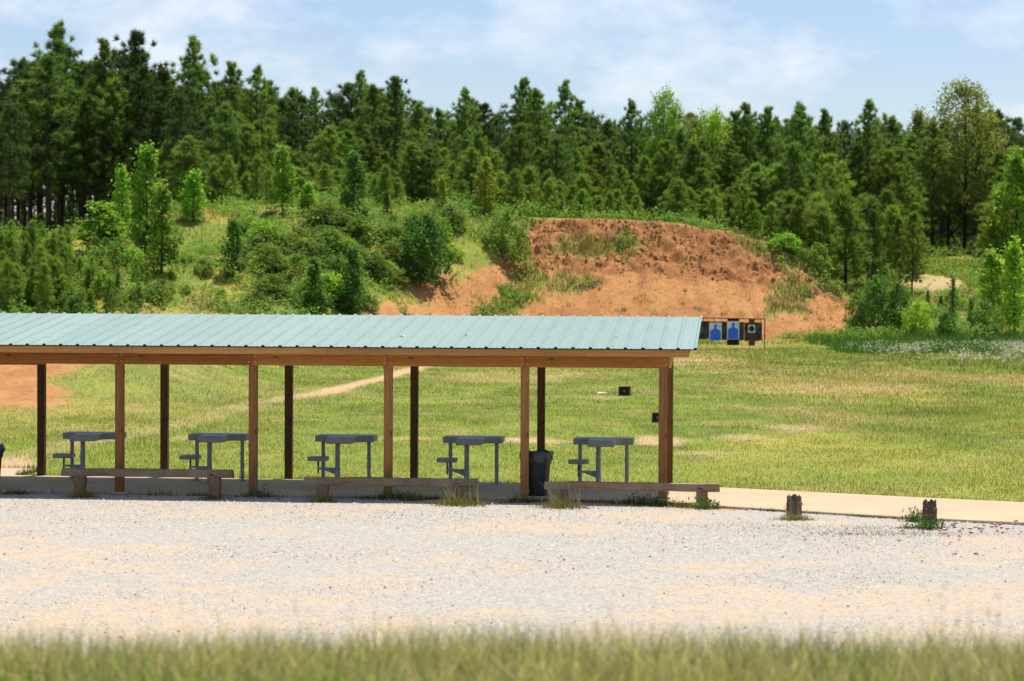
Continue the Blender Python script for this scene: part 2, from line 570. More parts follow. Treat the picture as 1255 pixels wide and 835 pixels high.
M['bolt'] = simple_mat('galvanised_bolt', (.55, .55, .55), rough=.4, metallic=.8, bmp=0)
M['benchtop'] = simple_mat('grey_bench_board', (.31, .31, .305), (.23, .232, .232), .5, .45, 3, bmp=.1)
M['steel'] = simple_mat('grey_steel_tube', (.30, .305, .30), (.20, .21, .212), .45, .5, 7, bmp=.05)
M['steel_light'] = simple_mat('worn_steel_sleeve', (.30, .34, .36), (.20, .235, .25), .45, .5, 7, bmp=.05)
M['black_metal'] = simple_mat('black_metal', (.012, .012, .013), rough=.5, bmp=0)
M['bin'] = simple_mat('black_plastic', (.016, .016, .018), (.024, .024, .026), .42, .4, 5, bmp=.08)
M['bag'] = simple_mat('bin_liner', (.014, .015, .022), (.03, .032, .042), .22, .6, 14, bmp=.6)
M['rubber'] = simple_mat('torn_rubber_sheet', (.020, .021, .026), (.10, .095, .085), .8, .2, 3.2, bmp=.3)
M['black_board'] = simple_mat('black_board', (.007, .007, .008), rough=.7, bmp=0)
M['rust'] = simple_mat('rusty_pipe', (.115, .042, .020), (.05, .022, .014), .85, .2, 9)
M['brown_board'] = simple_mat('brown_board', (.13, .075, .042), (.08, .045, .027), .85, .15, 4)
M['paper'] = simple_mat('target_paper', (.66, .68, .74), (.60, .62, .69), .8, .2, 3, bmp=0)
M['blue_ink'] = simple_mat('blue_print', (.040, .155, .68), (.05, .17, .72), .7, .2, 5, bmp=0)
M['black_ink'] = simple_mat('black_print', (.012, .012, .014), rough=.7, bmp=0)
M['orange'] = simple_mat('orange_sticker', (.75, .11, .025), rough=.6, bmp=0)
M['cardboard'] = simple_mat('cardboard', (.38, .23, .12), (.27, .16, .08), .9, .1, 5)
M['white_paper'] = simple_mat('white_scrap', (.78, .78, .76), rough=.8, bmp=0)
M['flower'] = simple_mat('white_florets', (.62, .62, .52), (.5, .52, .38), .9, .1, 9, bmp=0)


def roof_material():
    m, N, K = new_mat('teal_roof_sheet'); b = out_bsdf(N, K, .38, .22)
    v = objvec(N, K, (3, .5, 1))
    n = noise(N, K, 1.6, 6, .6, v); n2 = noise(N, K, 30, 4, .7, objvec(N, K))
    col = mixc(N, K, (.275, .37, .325), (.235, .325, .287), ramp(N, K, n, .4, .7))
    col = mixc(N, K, col, (.35, .41, .36), ramp(N, K, n2, .62, .72))
    wn = N.new('ShaderNodeTexWhiteNoise'); wn.noise_dimensions = '1D'
    sx = N.new('ShaderNodeSeparateXYZ'); K.new(objvec(N, K), sx.inputs[0])
    dv = N.new('ShaderNodeMath'); dv.operation = 'DIVIDE'; dv.inputs[1].default_value = .915; K.new(sx.outputs[0], dv.inputs[0])
    fl = N.new('ShaderNodeMath'); fl.operation = 'FLOOR'; K.new(dv.outputs[0], fl.inputs[0]); K.new(fl.outputs[0], wn.inputs['W'])
    pan = ramp(N, K, wn.outputs['Value'], 0, 1, (.93, .94, .95), (1.05, 1.04, 1.03))
    col = mixc(N, K, col, pan, 1.0, 'MULTIPLY')
    st = noise(N, K, 3.0, 5, .65, objvec(N, K, (7, .35, 1)))
    col = mixc(N, K, col, (.24, .29, .25), ramp(N, K, st, .56, .78, (0, 0, 0), (.45, .45, .45)))
    K.new(col, b.inputs['Base Color'])
    K.new(ramp(N, K, n, .3, .7, (.34,) * 3, (.5,) * 3), b.inputs['Roughness'])
    return m


M['roof'] = roof_material()


def concrete_material():
    m, N, K = new_mat('tan_concrete'); b = out_bsdf(N, K, .9, .2)
    n = noise(N, K, .7, 6, .6, objvec(N, K)); n2 = noise(N, K, 14, 6, .7, objvec(N, K))
    col = mixc(N, K, (.52, .40, .26), (.44, .335, .215), ramp(N, K, n, .35, .7))
    col = mixc(N, K, col, (.35, .26, .17), ramp(N, K, n2, .62, .78))
    K.new(col, b.inputs['Base Color']); bump(N, K, b, n2, .2, .01)
    return m


M['concrete'] = concrete_material()


def gravel_material():
    m, N, K = new_mat('white_gravel'); b = out_bsdf(N, K, .95, .15)
    vor = N.new('ShaderNodeTexVoronoi'); vor.inputs['Scale'].default_value = 22
    K.new(objvec(N, K), vor.inputs['Vector'])
    sep = N.new('ShaderNodeSeparateColor'); K.new(vor.outputs['Color'], sep.inputs[0])
    col = mixc(N, K, (.265, .243, .212), (.48, .445, .392), sep.outputs[0])
    dust = noise(N, K, 5, 6, .6, objvec(N, K))
    col = mixc(N, K, col, (.42, .385, .335), ramp(N, K, dust, .35, .65, (.1,) * 3, (.7,) * 3))
    a = N.new('ShaderNodeVertexColor'); a.layer_name = 'tint'
    sp = N.new('ShaderNodeSeparateColor'); K.new(a.outputs[0], sp.inputs[0])
    sn = N.new('ShaderNodeMath'); sn.operation = 'MULTIPLY'
    K.new(sp.outputs[0], sn.inputs[0]); K.new(ramp(N, K, noise(N, K, 2.6, 8, .72, objvec(N, K, (1, 1.2, 1))), .38, .58), sn.inputs[1])
    col = mixc(N, K, col, (.56, .395, .215), sn.outputs[0])
    col = mixc(N, K, col, (.44, .26, .15), sp.outputs[1])
    K.new(col, b.inputs['Base Color'])
    bump(N, K, b, vor.outputs['Distance'], .6, .03)
    return m


M['gravel'] = gravel_material()
M['stone'] = tint_mat('loose_stones', fine=0, rough=.9, spec=.2)

# ------------------------------------------------------------------ setting: terrain sheet
xs = np.unique(np.round(np.concatenate([np.array([-2500, -1500, -900, -500, -300, -200, -140, -100, -80]), np.arange(-64, -36, 2.0), np.arange(-36, -14, .6),
                                        np.arange(-14, -4, .28), np.arange(-4, 24, .17), np.arange(24, 27, .28), np.arange(27, 44, .6), np.arange(44, 66, 2.0),
                                        np.array([80, 100, 120, 140, 170, 200, 300, 500, 900, 1500, 2500])]), 3))
ys = np.unique(np.round(np.concatenate([np.array([-400, -200, -100, -50, -20, 0, 20, 36, 42]), np.arange(44, 66, .35), np.arange(66, 104, .45),
                                        np.arange(104, 150, .6), np.arange(150, 161, .22), np.arange(161, 171, .13), np.arange(171, 200, 1.0), np.arange(200, 300, 5.0),
                                        np.arange(300, 700, 40), np.arange(700, 980, 35), np.array([1000, 1200, 1600, 2500, 4000])]), 3))
GX, GY = np.meshgrid(xs, ys)
GZ = height(GX, GY)
GC = cover_col(GX, GY, GZ)
GZ2 = np.where(GY < 47, -.012, GZ)
nx, ny = len(xs), len(ys)
V = np.stack([GX.ravel(), GY.ravel(), GZ2.ravel()], 1)
idx = np.arange(nx * ny).reshape(ny, nx)
F = np.stack([idx[:-1, :-1], idx[:-1, 1:], idx[1:, 1:], idx[1:, :-1]], -1).reshape(-1, 4)
fc = V[F].mean(1)
tt = hill_t(fc[:, 0], fc[:, 1])
dm = dirt_mask(fc[:, 0], fc[:, 1], fc[:, 2])
pm = path_mask(fc[:, 0], fc[:, 1])
is_hill = (tt > .0) & (fc[:, 2] > .7) & (fc[:, 1] > 100) & (fc[:, 1] < 176) & (fc[:, 0] < 26) & (fc[:, 0] > -70)
is_bank = (fc[:, 1] < 100) & (fc[:, 0] < -9.5) & (fc[:, 2] > .35)
is_path = (pm > .45) & (fc[:, 1] > 47) & (fc[:, 1] < 140) & ~is_bank & ~is_hill
CFLAT = GC.reshape(-1, 3)


def part_of(mask, name, label):
    f = F[mask]; u, inv = np.unique(f, return_inverse=True)
    me = mesh_np(name, V[u], inv.reshape(-1, 4), M['ground'], CFLAT[u], smooth=True)
    o = link(name, me)
    return tag(o, label, 'terrain', kind='structure')


part_of(~(is_hill | is_bank | is_path), 'field', 'mown range field of green and straw coloured grass')
part_of(is_hill, 'hill', 'big earth backstop hill with an eroded orange clay face behind the field')
part_of(is_bank, 'terrain', 'low orange clay side berm beyond the left end of the shelter')
part_of(is_path, 'path', 'worn sandy footpath crossing the grass behind the shelter')

# slab and walkway
near = [(-16, .0), (-14, -.02), (-11.66, -.05), (-8.9, -.16), (-6.5, -.24), (-3.2, -.27), (-.7, -.5), (.35, -.95), (1.13, -1.37), (3.86, -2.82), (5.88, -3.6), (9, -5.0), (14, -7.2)]
farp = [(14, -4.2), (9, -1.35), (6.29, .14), (4.78, .75), (1.0, 2.5), (-.9, 2.86), (-3.5, 3.02), (-7.3, 3.16), (-9.1, 3.26), (-11.8, 3.33), (-12.72, 3.36), (-12.72, 5.1), (-16, 5.2)]
slab_poly = [L(a, b) for a, b in near + farp]
mb = MB(); mb.prism(slab_poly, -.05, .045, bev=.012)
tag(mb.build('concrete_path', M['concrete']), 'tan concrete floor of the shelter running on as a walkway to the right', 'path', kind='structure')

# gravel lot
gxs = np.concatenate([np.array([-80, -50, -30, -20]), np.arange(-14, 14.1, .25), np.array([20, 30, 50, 80])])
gys = np.concatenate([np.arange(12, 22, 1.0), np.arange(22, 46.1, .25)])
gx, gy = np.meshgrid(gxs, gys)
ga = (gx - OX) * AX[0] + (gy - OY) * AX[1]
nb = np.interp(ga, [p[0] for p in near], [p[1] for p in near])
gb = (gx - OX) * DX[0] + (gy - OY) * DX[1]
dedge = nb - gb


def gravel_masks(X, Y, de, a):
    s = sst(.54, .72, fbm(X * .42 + 2, Y * .50 + 1, 5)) * sst(.2, 1.5, de) * .62
    s = np.maximum(s, .6 * sst(.58, .74, fbm(X * .8 + 20, Y * .9 + 9, 5)))
    soil = sst(.75, .35, de + .35 * (fbm(X * 1.2, Y * 1.2, 3) - .5)) * sst(-4.2, -3.0, a) * sst(1.6, .6, a)
    return s, soil


ms, msoil = gravel_masks(gx, gy, dedge, ga)
gz = .02 * (fbm(gx * .5, gy * .5, 3) - .5) + .004 * sst(0, .5, dedge)
gcol = np.stack([ms, msoil, np.zeros_like(ms)], -1).reshape(-1, 3)
gi = np.arange(gx.size).reshape(gx.shape)
gF = np.stack([gi[:-1, :-1], gi[:-1, 1:], gi[1:, 1:], gi[1:, :-1]], -1).reshape(-1, 4)
keep = dedge.ravel()[gF].max(1) > -.35
gF = gF[keep]
u, inv = np.unique(gF, return_inverse=True)
GV = np.stack([gx.ravel(), gy.ravel(), gz.ravel()], 1)
tag(link('gravel_lot', mesh_np('gravel_lot', GV[u], inv.reshape(-1, 4), M['gravel'], gcol[u], smooth=True)),
    'pale gravel lot with sandy patches in front of the shelter', 'ground', kind='structure')

# grassy bank the photograph is taken from
bx = np.concatenate([np.array([-60, -30, -15]), np.arange(-8, 8.1, .4), np.array([15, 30, 60])])
by_ = np.arange(-14, 21.1, .5)
BX, BY = np.meshgrid(bx, by_)


def bank_h(X, Y):
    return 1.975 * sst(20, 11.0, Y) + .10 * (fbm(X * .5, Y * .5, 2) - .5) - .05


BZ = bank_h(BX, BY)
bi = np.arange(BX.size).reshape(BX.shape)
bF = np.stack([bi[:-1, :-1], bi[:-1, 1:], bi[1:, 1:], bi[1:, :-1]], -1).reshape(-1, 4)
bc = np.broadcast_to(np.array([.17, .19, .055]), (BX.size, 3))
tag(link('grass_bank', mesh_np('grass_bank', np.stack([BX.ravel(), BY.ravel(), BZ.ravel()], 1), bF, M['ground'], bc, smooth=True)),
    'grassy bank in the foreground', 'ground', kind='structure')


# ------------------------------------------------------------------ grass
def blades(P, hgt, wid, col, rng, lean=.35, name='grass'):
    n = len(P)
    az = rng.random(n) * 2 * pi; la = rng.random(n) * 2 * pi
    ln = np.abs(rng.normal(0, lean, n))
    w = np.stack([np.cos(az), np.sin(az), np.zeros(n)], 1) * (wid / 2)[:, None]
    tip = P + np.stack([np.cos(la) * ln, np.sin(la) * ln, np.ones(n)], 1) * hgt[:, None]
    Vv = np.stack([P - w, P + w, tip], 1).reshape(-1, 3)
    Ff = np.arange(3 * n).reshape(-1, 3)
    cc = np.repeat(col, 3, axis=0)
    return Vv, Ff, cc


def leaf_quads(C, k, rad, size, rng, up=.6):
    n = len(C) * k
    P = np.repeat(C, k, 0) + rng.normal(0, 1, (n, 3)) * rad * .55
    nrm = rng.normal(0, 1, (n, 3)); nrm[:, 2] = np.abs(nrm[:, 2]) + up
    nrm /= np.linalg.norm(nrm, axis=1)[:, None]
    a = np.cross(nrm, rng.normal(0, 1, (n, 3))); a /= np.linalg.norm(a, axis=1)[:, None] + 1e-9
    b = np.cross(nrm, a)
    s = size * rng.uniform(.55, 1.3, (n, 1))
    return np.stack([P - a * s * .55, P + b * s * .38, P + a * s * .6, P - b * s * .38], 1).reshape(-1, 3)


LQ = leaf_quads


def scatter(x0, x1, y0, y1, n, rng, fov=True):
    X = rng.uniform(x0, x1, n); Y = rng.uniform(y0, y1, n)
    if fov:
        k = np.abs(X) < Y * .2115 + 4
        X, Y = X[k], Y[k]
    return X, Y


def in_slab(X, Y):
    return poly_sd(X, Y, slab_poly)


def join(parts):
    Vs, Fs, Cs, o = [], [], [], 0
    for v, f, c in parts:
        Vs.append(v); Fs.append(f + o); Cs.append(c); o += len(v)
    return np.concatenate(Vs), np.concatenate(Fs), np.concatenate(Cs)


rng = np.random.default_rng(11)
parts = []
for (y0, y1, dens, h0, h1, w) in ((42, 58, 300, .025, .085, .009), (58, 78, 230, .02, .095, .009), (78, 104, 110, .02, .10, .014), (104, 156, 50, .02, .11, .025)):
    xm = y1 * .2115 + 4
    X, Y = scatter(-xm, xm, y0, y1, int(2 * xm * (y1 - y0) * dens), rng)
    keepm = rng.random(len(X)) > np.maximum(path_mask(X, Y) * 1.1, bare_mask(X, Y) * 1.0)
    sd = in_slab(X, Y)
    ga_ = (X - OX) * AX[0] + (Y - OY) * AX[1]; gb_ = (X - OX) * DX[0] + (Y - OY) * DX[1]
    front = gb_ < np.interp(ga_, [p[0] for p in near], [p[1] for p in near]) + .5
    keepm &= (sd < -.01) & ~front
    Z = height(X, Y)
    keepm &= (dirt_mask(X, Y, Z) < .4 + .3 * rng.random(len(X)))
    X, Y, Z = X[keepm], Y[keepm], Z[keepm]
    clump = .45 + 1.1 * fbm(X * 1.1, Y * .8, 3)
    h = rng.uniform(h0, h1, len(X)) * clump
    # rougher grass on the left behind the shelter
    h = h * (1 + .25 * sst(-4, -9, X) * sst(120, 60, Y) + .5 * sst(6, 12, X) * sst(46, 60, Y)) * (.55 + .45 * sst(.02, .6, -in_slab(X, Y)))
    c = field_col(X, Y) * rng.uniform(.8, 1.35, (len(X), 1))
    dry = rng.random(len(X)) < .16
    c[dry] = STRAW * rng.uniform(.7, 1.1, (dry.sum(), 1))
    parts.append(blades(np.stack([X, Y, Z - .01], 1), h, np.full(len(X), w) * rng.uniform(.7, 1.4, len(X)), c, rng))
v, f, c = join(parts)
tag(link('field_grass', mesh_np('field_grass', v, f, M['blade'], c)), 'short green and straw coloured grass across the range field', 'grass', kind='stuff')

# hillside weeds, crest grass
parts = []
X, Y = scatter(-42, 46, 112, 196, 230000, rng)
Z = height(X, Y)
t = hill_t(X, Y)
ok = (clear_mask(X, Y) < .4) & ((t > -.02) | (Y > 152)) & (dirt_mask(X, Y, Z) < .35) & ((t < 1.9) | (X > 18))
X, Y, Z = X[ok], Y[ok], Z[ok]
ncl = fbm(X * .55, Y * .55, 4)
k = rng.random(len(X)) < .35 + 1.0 * sst(.38, .6, ncl)
X, Y, Z, ncl = X[k], Y[k], Z[k], ncl[k]
c = lerp(np.broadcast_to(np.array([.18, .255, .034]), (len(X), 3)), np.array([.38, .37, .06]), sst(.35, .65, fbm(X * .3, Y * .3, 4)))
c = lerp(c, np.array([.14, .25, .034]), sst(-18, -10, X) * sst(2, -4, X) * .7)
c = lerp(c, np.array([.30, .20, .10]), (rng.random(len(X)) < .12).astype(float))
c = lerp(c, np.array([.11, .20, .036]), sst(16, 24, X) * .8)
c = c * rng.uniform(.75, 1.3, (len(X), 1))
h = rng.uniform(.12, .42, len(X)) * (.5 + 1.2 * ncl)
crest = sst(.93, 1.0, hill_t(X, Y)) * sst(-6, 0, X) * sst(22, 18, X)
h = h * (1 - .45 * crest)
parts.append(blades(np.stack([X, Y, Z - .02], 1), h, rng.uniform(.03, .075, len(X)), c, rng, .55))
v, f, c = join(parts)
tag(link('hillside_weeds', mesh_np('hillside_weeds', v, f, M['blade'], c)), 'rough weeds and grasses covering the hillside and the rising ground at the right', 'weeds', kind='stuff')

# low broad-leaved herbs between the grasses
X = rng.uniform(-42, 46, 130000); Y = rng.uniform(114, 192, 130000)
Z = height(X, Y); t = hill_t(X, Y)
den = sst(.44, .62, fbm(X * .38 + 60, Y * .38, 4)) * (1 + .8 * sst(-17, -11, X) * sst(2, -4, X))
ok = (clear_mask(X, Y) < .2) & ((t > -.02) | ((Y > 152) & (X > 20))) & (dirt_mask(X, Y, Z) < .3) & ((t < 1.25) | (X > 18)) & (rng.random(130000) < den) & (np.abs(X) < Y * .2115 + 2)
C = np.stack([X[ok], Y[ok], Z[ok] + rng.uniform(.05, .45, ok.sum()) * (1 + 1.6 * sst(.5, .7, fbm(X[ok] * .5, Y[ok] * .5 + 70, 3)))], 1)
v = LQ(C, 6, .24, .15, rng)
tag(link('hillside_herbs', mesh_np('hillside_herbs', v, np.arange(len(v)).reshape(-1, 4), M['leaf_vine'])), 'low broad leaved weeds growing in patches on the hillside', 'weeds', kind='stuff')

# scrubby grass patches growing on the clay face
X = rng.uniform(-4, 24, 60000); Y = rng.uniform(150, 170, 60000)
Z = height(X, Y)
g = np.maximum.reduce([poly_sd(X, Z, G) for G in (GRN1, GRN2, GRN3, GRN4, GRN5)])
g = sst(-.4, .4, g + 1.7 * (fbm(X * .9 + 7, Y * .9, 4) - .5))
k = rng.random(len(X)) < g * .8
X, Y, Z = X[k], Y[k], Z[k]
c = lerp(np.broadcast_to(np.array([.17, .17, .055]), (len(X), 3)), np.array([.16, .21, .035]), sst(5.5, 3.5, Z) * sst(4, 1, X))
c = lerp(c, np.array([.27, .19, .10]), (rng.random(len(X)) < .25).astype(float)) * rng.uniform(.75, 1.3, (len(X), 1))
v, f, c = blades(np.stack([X, Y, Z - .02], 1), rng.uniform(.15, .5, len(X)), rng.uniform(.03, .06, len(X)), c, rng, .5)
tag(link('clay_face_grass', mesh_np('clay_face_grass', v, f, M['blade'], c)), 'patchy dry grass clinging to the orange clay face', 'grass', kind='stuff')

# clods of clay broken from the scarp, and sparse tufts on the bare face
n = 26000
X = rng.uniform(-5, 24, n); Y = rng.uniform(150, 170, n)
Z = height(X, Y); t = hill_t(X, Y)
dmk = dirt_mask(X, Y, Z)
k = (dmk > .5) & (rng.random(n) < .12 + .88 * sst(.62, .72, t + .12 * (fbm(X * .6, Y * .6, 3) - .5)) * sst(.38, .58, fbm(X * .9 + 3, Y * .9, 3)))
X, Y, Z, t = X[k], Y[k], Z[k], t[k]; n = len(X)
r = np.exp(rng.normal(math.log(.055), .55, n)).clip(.02, .17) * (.55 + .6 * sst(.6, .75, t))
ang = rng.random(n) * 2 * pi
cube = np.array([(-1, -1, -1), (1, -1, -1), (1, 1, -1), (-1, 1, -1), (-.8, -.8, .7), (.8, -.8, .7), (.8, .8, .7), (-.8, .8, .7)]) * .8
tv = np.repeat(cube[None], n, 0) * rng.uniform(.6, 1.4, (n, 8, 3))
R2 = np.stack([np.stack([np.cos(ang), -np.sin(ang)], 1), np.stack([np.sin(ang), np.cos(ang)], 1)], 1)
tv[:, :, :2] = np.einsum('nij,nkj->nki', R2, tv[:, :, :2])
v = (tv * r[:, None, None] + np.stack([X, Y, Z], 1)[:, None]).reshape(-1, 3)
f = (np.array([(0, 1, 5, 4), (1, 2, 6, 5), (2, 3, 7, 6), (3, 0, 4, 7), (4, 5, 6, 7)])[None] + np.arange(n)[:, None, None] * 8).reshape(-1, 4)
c = lerp(np.broadcast_to(CLAY, (n, 3)), CLAYD, rng.random(n) * .7) * rng.uniform(.85, 1.2, (n, 1))
tag(link('clay_clods', mesh_np('clay_clods', v, f, M['stone'], np.repeat(c, 8, 0))), 'broken clods of orange clay on the eroded face', 'clods', kind='stuff')
cc = rng.uniform(0, 1, (240, 2)); pts = []
for q in range(240):
    x0 = -4.5 + 28 * cc[q, 0]; y0 = 151 + 17 * cc[q, 1]
    m = rng.integers(10, 45); sp = rng.uniform(.08, .4)
    pts.append(np.stack([rng.normal(x0, sp, m), rng.normal(y0, sp, m)], 1))
pts = np.concatenate(pts); X, Y = pts[:, 0], pts[:, 1]; Z = height(X, Y)
k = dirt_mask(X, Y, Z) > .4
X, Y, Z = X[k], Y[k], Z[k]
c = np.array([.20, .20, .06]) * rng.uniform(.7, 1.3, (len(X), 1))
v, f, c = blades(np.stack([X, Y, Z - .02], 1), rng.uniform(.08, .3, len(X)), rng.uniform(.025, .05, len(X)), c, rng, .6)
tag(link('clay_tufts', mesh_np('clay_tufts', v, f, M['blade'], c)), 'sparse grass tufts dotted over the bare clay', 'grass', kind='stuff')

# tall green sedge at the foot of the right slope, white wild flowers before it
X = rng.uniform(17.5, 40, 26000); Y = rng.uniform(126, 155, 26000)
edge = 139 + 6 * (fbm(X * .2, Y * .05, 3) - .5) - 1.2 * sst(22, 34, X) * 6
k = (Y > edge) & (X - 17.5 > 3 * fbm(Y * .4, X * .4, 2)) & (X < Y * .2115 + 2)
X, Y = X[k], Y[k]
c = np.array([.095, .20, .040]) * rng.uniform(.7, 1.5, (len(X), 1))
v, f, c = blades(np.stack([X, Y, height(X, Y)], 1), rng.uniform(.35, .8, len(X)), rng.uniform(.03, .06, len(X)), c, rng, .25)
tag(link('tall_sedge', mesh_np('tall_sedge', v, f, M['blade'], c)), 'band of tall dark green grass at the foot of the right slope', 'grass', kind='stuff')

X = rng.uniform(17.5, 34, 42000); Y = rng.uniform(98, 143, 42000)
lo = 129 - 2.3 * (X - 14); cl = fbm(X * .5, Y * .18, 4)
k = (Y > lo) & (Y < 141 + (X - 24) * .3) & (rng.random(len(X)) < sst(.44, .68, cl) * sst(94, 128, Y) * .30 * sst(17.5, 24, X)) & (X < Y * .2115 + 1.5)
X, Y = X[k], Y[k]; Z = height(X, Y)
hh = rng.uniform(.35, .75, len(X))
gv, gf, gc = blades(np.stack([X, Y, Z], 1), hh, np.full(len(X), .03), np.array([.16, .225, .05]) * rng.uniform(.7, 1.3, (len(X), 1)), rng, .15)
tips = gv.reshape(-1, 3, 3)[:, 2]
fv = []; fcs = []
for kk in range(4):
    o = tips + rng.normal(0, .045, tips.shape)
    a = rng.normal(0, .04, tips.shape); b = rng.normal(0, .04, tips.shape)
    fv.append(np.stack([o, o + a, o + b], 1).reshape(-1, 3)); fcs.append(np.repeat(np.array([[.72, .70, .52]]) * rng.uniform(.75, 1.1, (len(o), 1)), 3, 0))
fv = np.concatenate(fv); fcs = np.concatenate(fcs)
v = np.concatenate([gv, fv]); c = np.concatenate([gc, fcs]); f = np.arange(len(v)).reshape(-1, 3)
tag(link('wildflowers', mesh_np('wildflowers', v, f, M['blade'], c)), 'drift of small white wildflowers in the long grass at the right edge of the field', 'flowers', kind='stuff')

# foreground grass
n = 60000
X = rng.uniform(-5.6, 5.6, n); Y = rng.uniform(7.5, 14.5, n)
Z = bank_h(X, Y)
a = fbm(X * 1.3, Y * 1.3, 3)
c = lerp(np.broadcast_to(np.array([.20, .29, .05]), (n, 3)), np.array([.42, .40, .14]), sst(.35, .65, a))
dry = rng.random(n) < .24
c[dry] = np.array([.52, .43, .23])
c = c * rng.uniform(.45, 1.7, (n, 1))
h = rng.uniform(.10, .30, n) * (.55 + .8 * fbm(X * 1.1, Y * 1.1, 3))
v, f, c = blades(np.stack([X, Y, Z], 1), h, rng.uniform(.006, .013, n), c, rng, .8)
tag(link('foreground_grass', mesh_np('foreground_grass', v, f, M['blade'], c)), 'long seeding grass on the foreground bank, blurred', 'grass', kind='stuff')

# seed stalks standing above the foreground grass
P = []; Ht = []
for px, top in [(155, 715), (172, 716), (226, 712), (272, 742), (318, 738), (357, 742), (384, 745), (440, 740), (432, 700), (492, 748), (620, 730), (738, 742), (795, 752),
                (860, 745), (905, 752), (935, 742), (1000, 748), (1070, 770), (1100, 765)] + [(1150 + i * 6 + 7 * sin(i * 2.3), 700 + 45 * abs(sin(i * 1.7))) for i in range(13)]:
    D = 9.5 + 1.5 * rng.random()
    x, y, zt = at(px, top, D)
    zb = float(bank_h(np.array([x]), np.array([y]))[0])
    P.append((x, y, zb)); Ht.append(zt - zb)
P = np.array(P); Ht = np.array(Ht)
v1, f1, c1 = blades(P, Ht, np.full(len(P), .004), np.broadcast_to(np.array([.42, .38, .22]), (len(P), 3)), rng, .08)
tp = v1.reshape(-1, 3, 3)
sv = []
for i in range(len(P)):
    base = tp[i, :2].mean(0); tip = tp[i, 2]
    for q in range(6):
        s = .72 + .3 * rng.random()
        o = base + (tip - base) * min(s, 1) + rng.normal(0, .006, 3)
        sv += [o, o + rng.normal(0, .004, 3), o + np.array([0, 0, .025]) + rng.normal(0, .003, 3)]
sv = np.array(sv)
v = np.concatenate([v1, sv]); f = np.arange(len(v)).reshape(-1, 3); c = np.broadcast_to(np.array([.45, .40, .25]), (len(v), 3))
tag(link('seed_stalks', mesh_np('seed_stalks', v, f, M['blade'], c)), 'thin dry seed stalks rising above the foreground grass', 'grass', kind='stuff')

# loose stones on the lot
n = 140000
X = rng.uniform(-12, 12, n); Y = rng.uniform(22, 44.5, n)
a = (X - OX) * AX[0] + (Y - OY) * AX[1]; b = (X - OX) * DX[0] + (Y - OY) * DX[1]
de = np.interp(a, [p[0] for p in near], [p[1] for p in near]) - b
s1, s2 = gravel_masks(X, Y, de, a)
k = (de > .05) & (rng.random(n) > .92 * np.maximum(s1, s2 * 1.05)) & (np.abs(X) < Y * .2115 + 2.5)
X, Y = X[k], Y[k]; n = len(X)
r = np.exp(rng.normal(math.log(.010), .5, n)).clip(.006, .05)
tet = np.array([(1, 0, -.5), (-.5, .87, -.5), (-.5, -.87, -.5), (.1, .1, .85)])
ang = rng.random(n) * 2 * pi
R = np.stack([np.stack([np.cos(ang), -np.sin(ang)], 1), np.stack([np.sin(ang), np.cos(ang)], 1)], 1)
tv = np.repeat(tet[None], n, 0) * rng.uniform(.65, 1.35, (n, 4, 3))
tv[:, :, :2] = np.einsum('nij,nkj->nki', R, tv[:, :, :2])
tv[:, :, 2] *= .7
v = (tv * r[:, None, None] + np.stack([X, Y, np.full(n, .008)], 1)[:, None]).reshape(-1, 3)
o = np.arange(n)[:, None, None] * 4
f = (np.array([(0, 1, 3), (1, 2, 3), (2, 0, 3)])[None] + o).reshape(-1, 3)
g = rng.random(n)
c = lerp(np.broadcast_to(np.array([.29, .272, .25]), (n, 3)), np.array([.55, .51, .455]), g)
c = lerp(c, np.array([.16, .147, .14]), (rng.random(n) < .12).astype(float))
c = lerp(c, np.array([.40, .27, .19]), (rng.random(n) < .07).astype(float))
tag(link('loose_stones', mesh_np('loose_stones', v, f, M['stone'], np.repeat(c, 4, 0))), 'loose white and grey stones strewn over the gravel lot', 'gravel', kind='stuff')

# weed line along the slab edges
parts = []
for edge, cnt, side, hr in ((near, 5200, -1, (.03, .13)), (farp, 5200, 1, (.05, .16))):
    pts = np.array(edge); seg = np.hypot(*np.diff(pts, axis=0).T); cum = np.concatenate([[0], np.cumsum(seg)])
    s = rng.uniform(0, cum[-1], cnt)
    keep = rng.random(cnt) < (.12 + 1.1 * sst(.45, .65, fbm(s * .7, s * 0 + side * 7, 4)) if side < 0 else np.full(cnt, .9))
    s = s[keep]
    a = np.interp(s, cum, pts[:, 0]); b = np.interp(s, cum, pts[:, 1]) + side * np.abs(rng.normal(0, .07, len(s))) + side * .015
    x = OX + AX[0] * a + DX[0] * b; y = OY + AX[1] * a + DX[1] * b
    h = rng.uniform(hr[0], hr[1], len(s)) * (.6 + .8 * fbm(s * 2, s * 0, 2))
    h = np.where(a > .6, h * .6, h)
    c = np.array([.075, .115, .025]) * rng.uniform(.6, 1.6, (len(s), 1))
    parts.append(blades(np.stack([x, y, np.zeros(len(s))], 1), h, rng.uniform(.008, .016, len(s)), c, rng, .5))
# faint grass patches on the lot near the stub posts
for px, py, wx, cnt in ((1090, 655, .8, 700), (1065, 648, .3, 200), (905, 645, .8, 160), (1010, 650, .5, 120)):
    x0, y0 = flat(px, py)
    X = rng.normal(x0, wx, cnt); Y = rng.normal(y0, .22, cnt)
    parts.append(blades(np.stack([X, Y, np.zeros(cnt)], 1), rng.uniform(.02, .05, cnt), np.full(cnt, .01), np.array([.22, .22, .07]) * rng.uniform(.7, 1.2, (cnt, 1)), rng, .7))
v, f, c = join(parts)
tag(link('edge_grass', mesh_np('edge_grass', v, f, M['blade'], c)), 'thin line of weeds along both edges of the concrete floor', 'grass', kind='stuff')

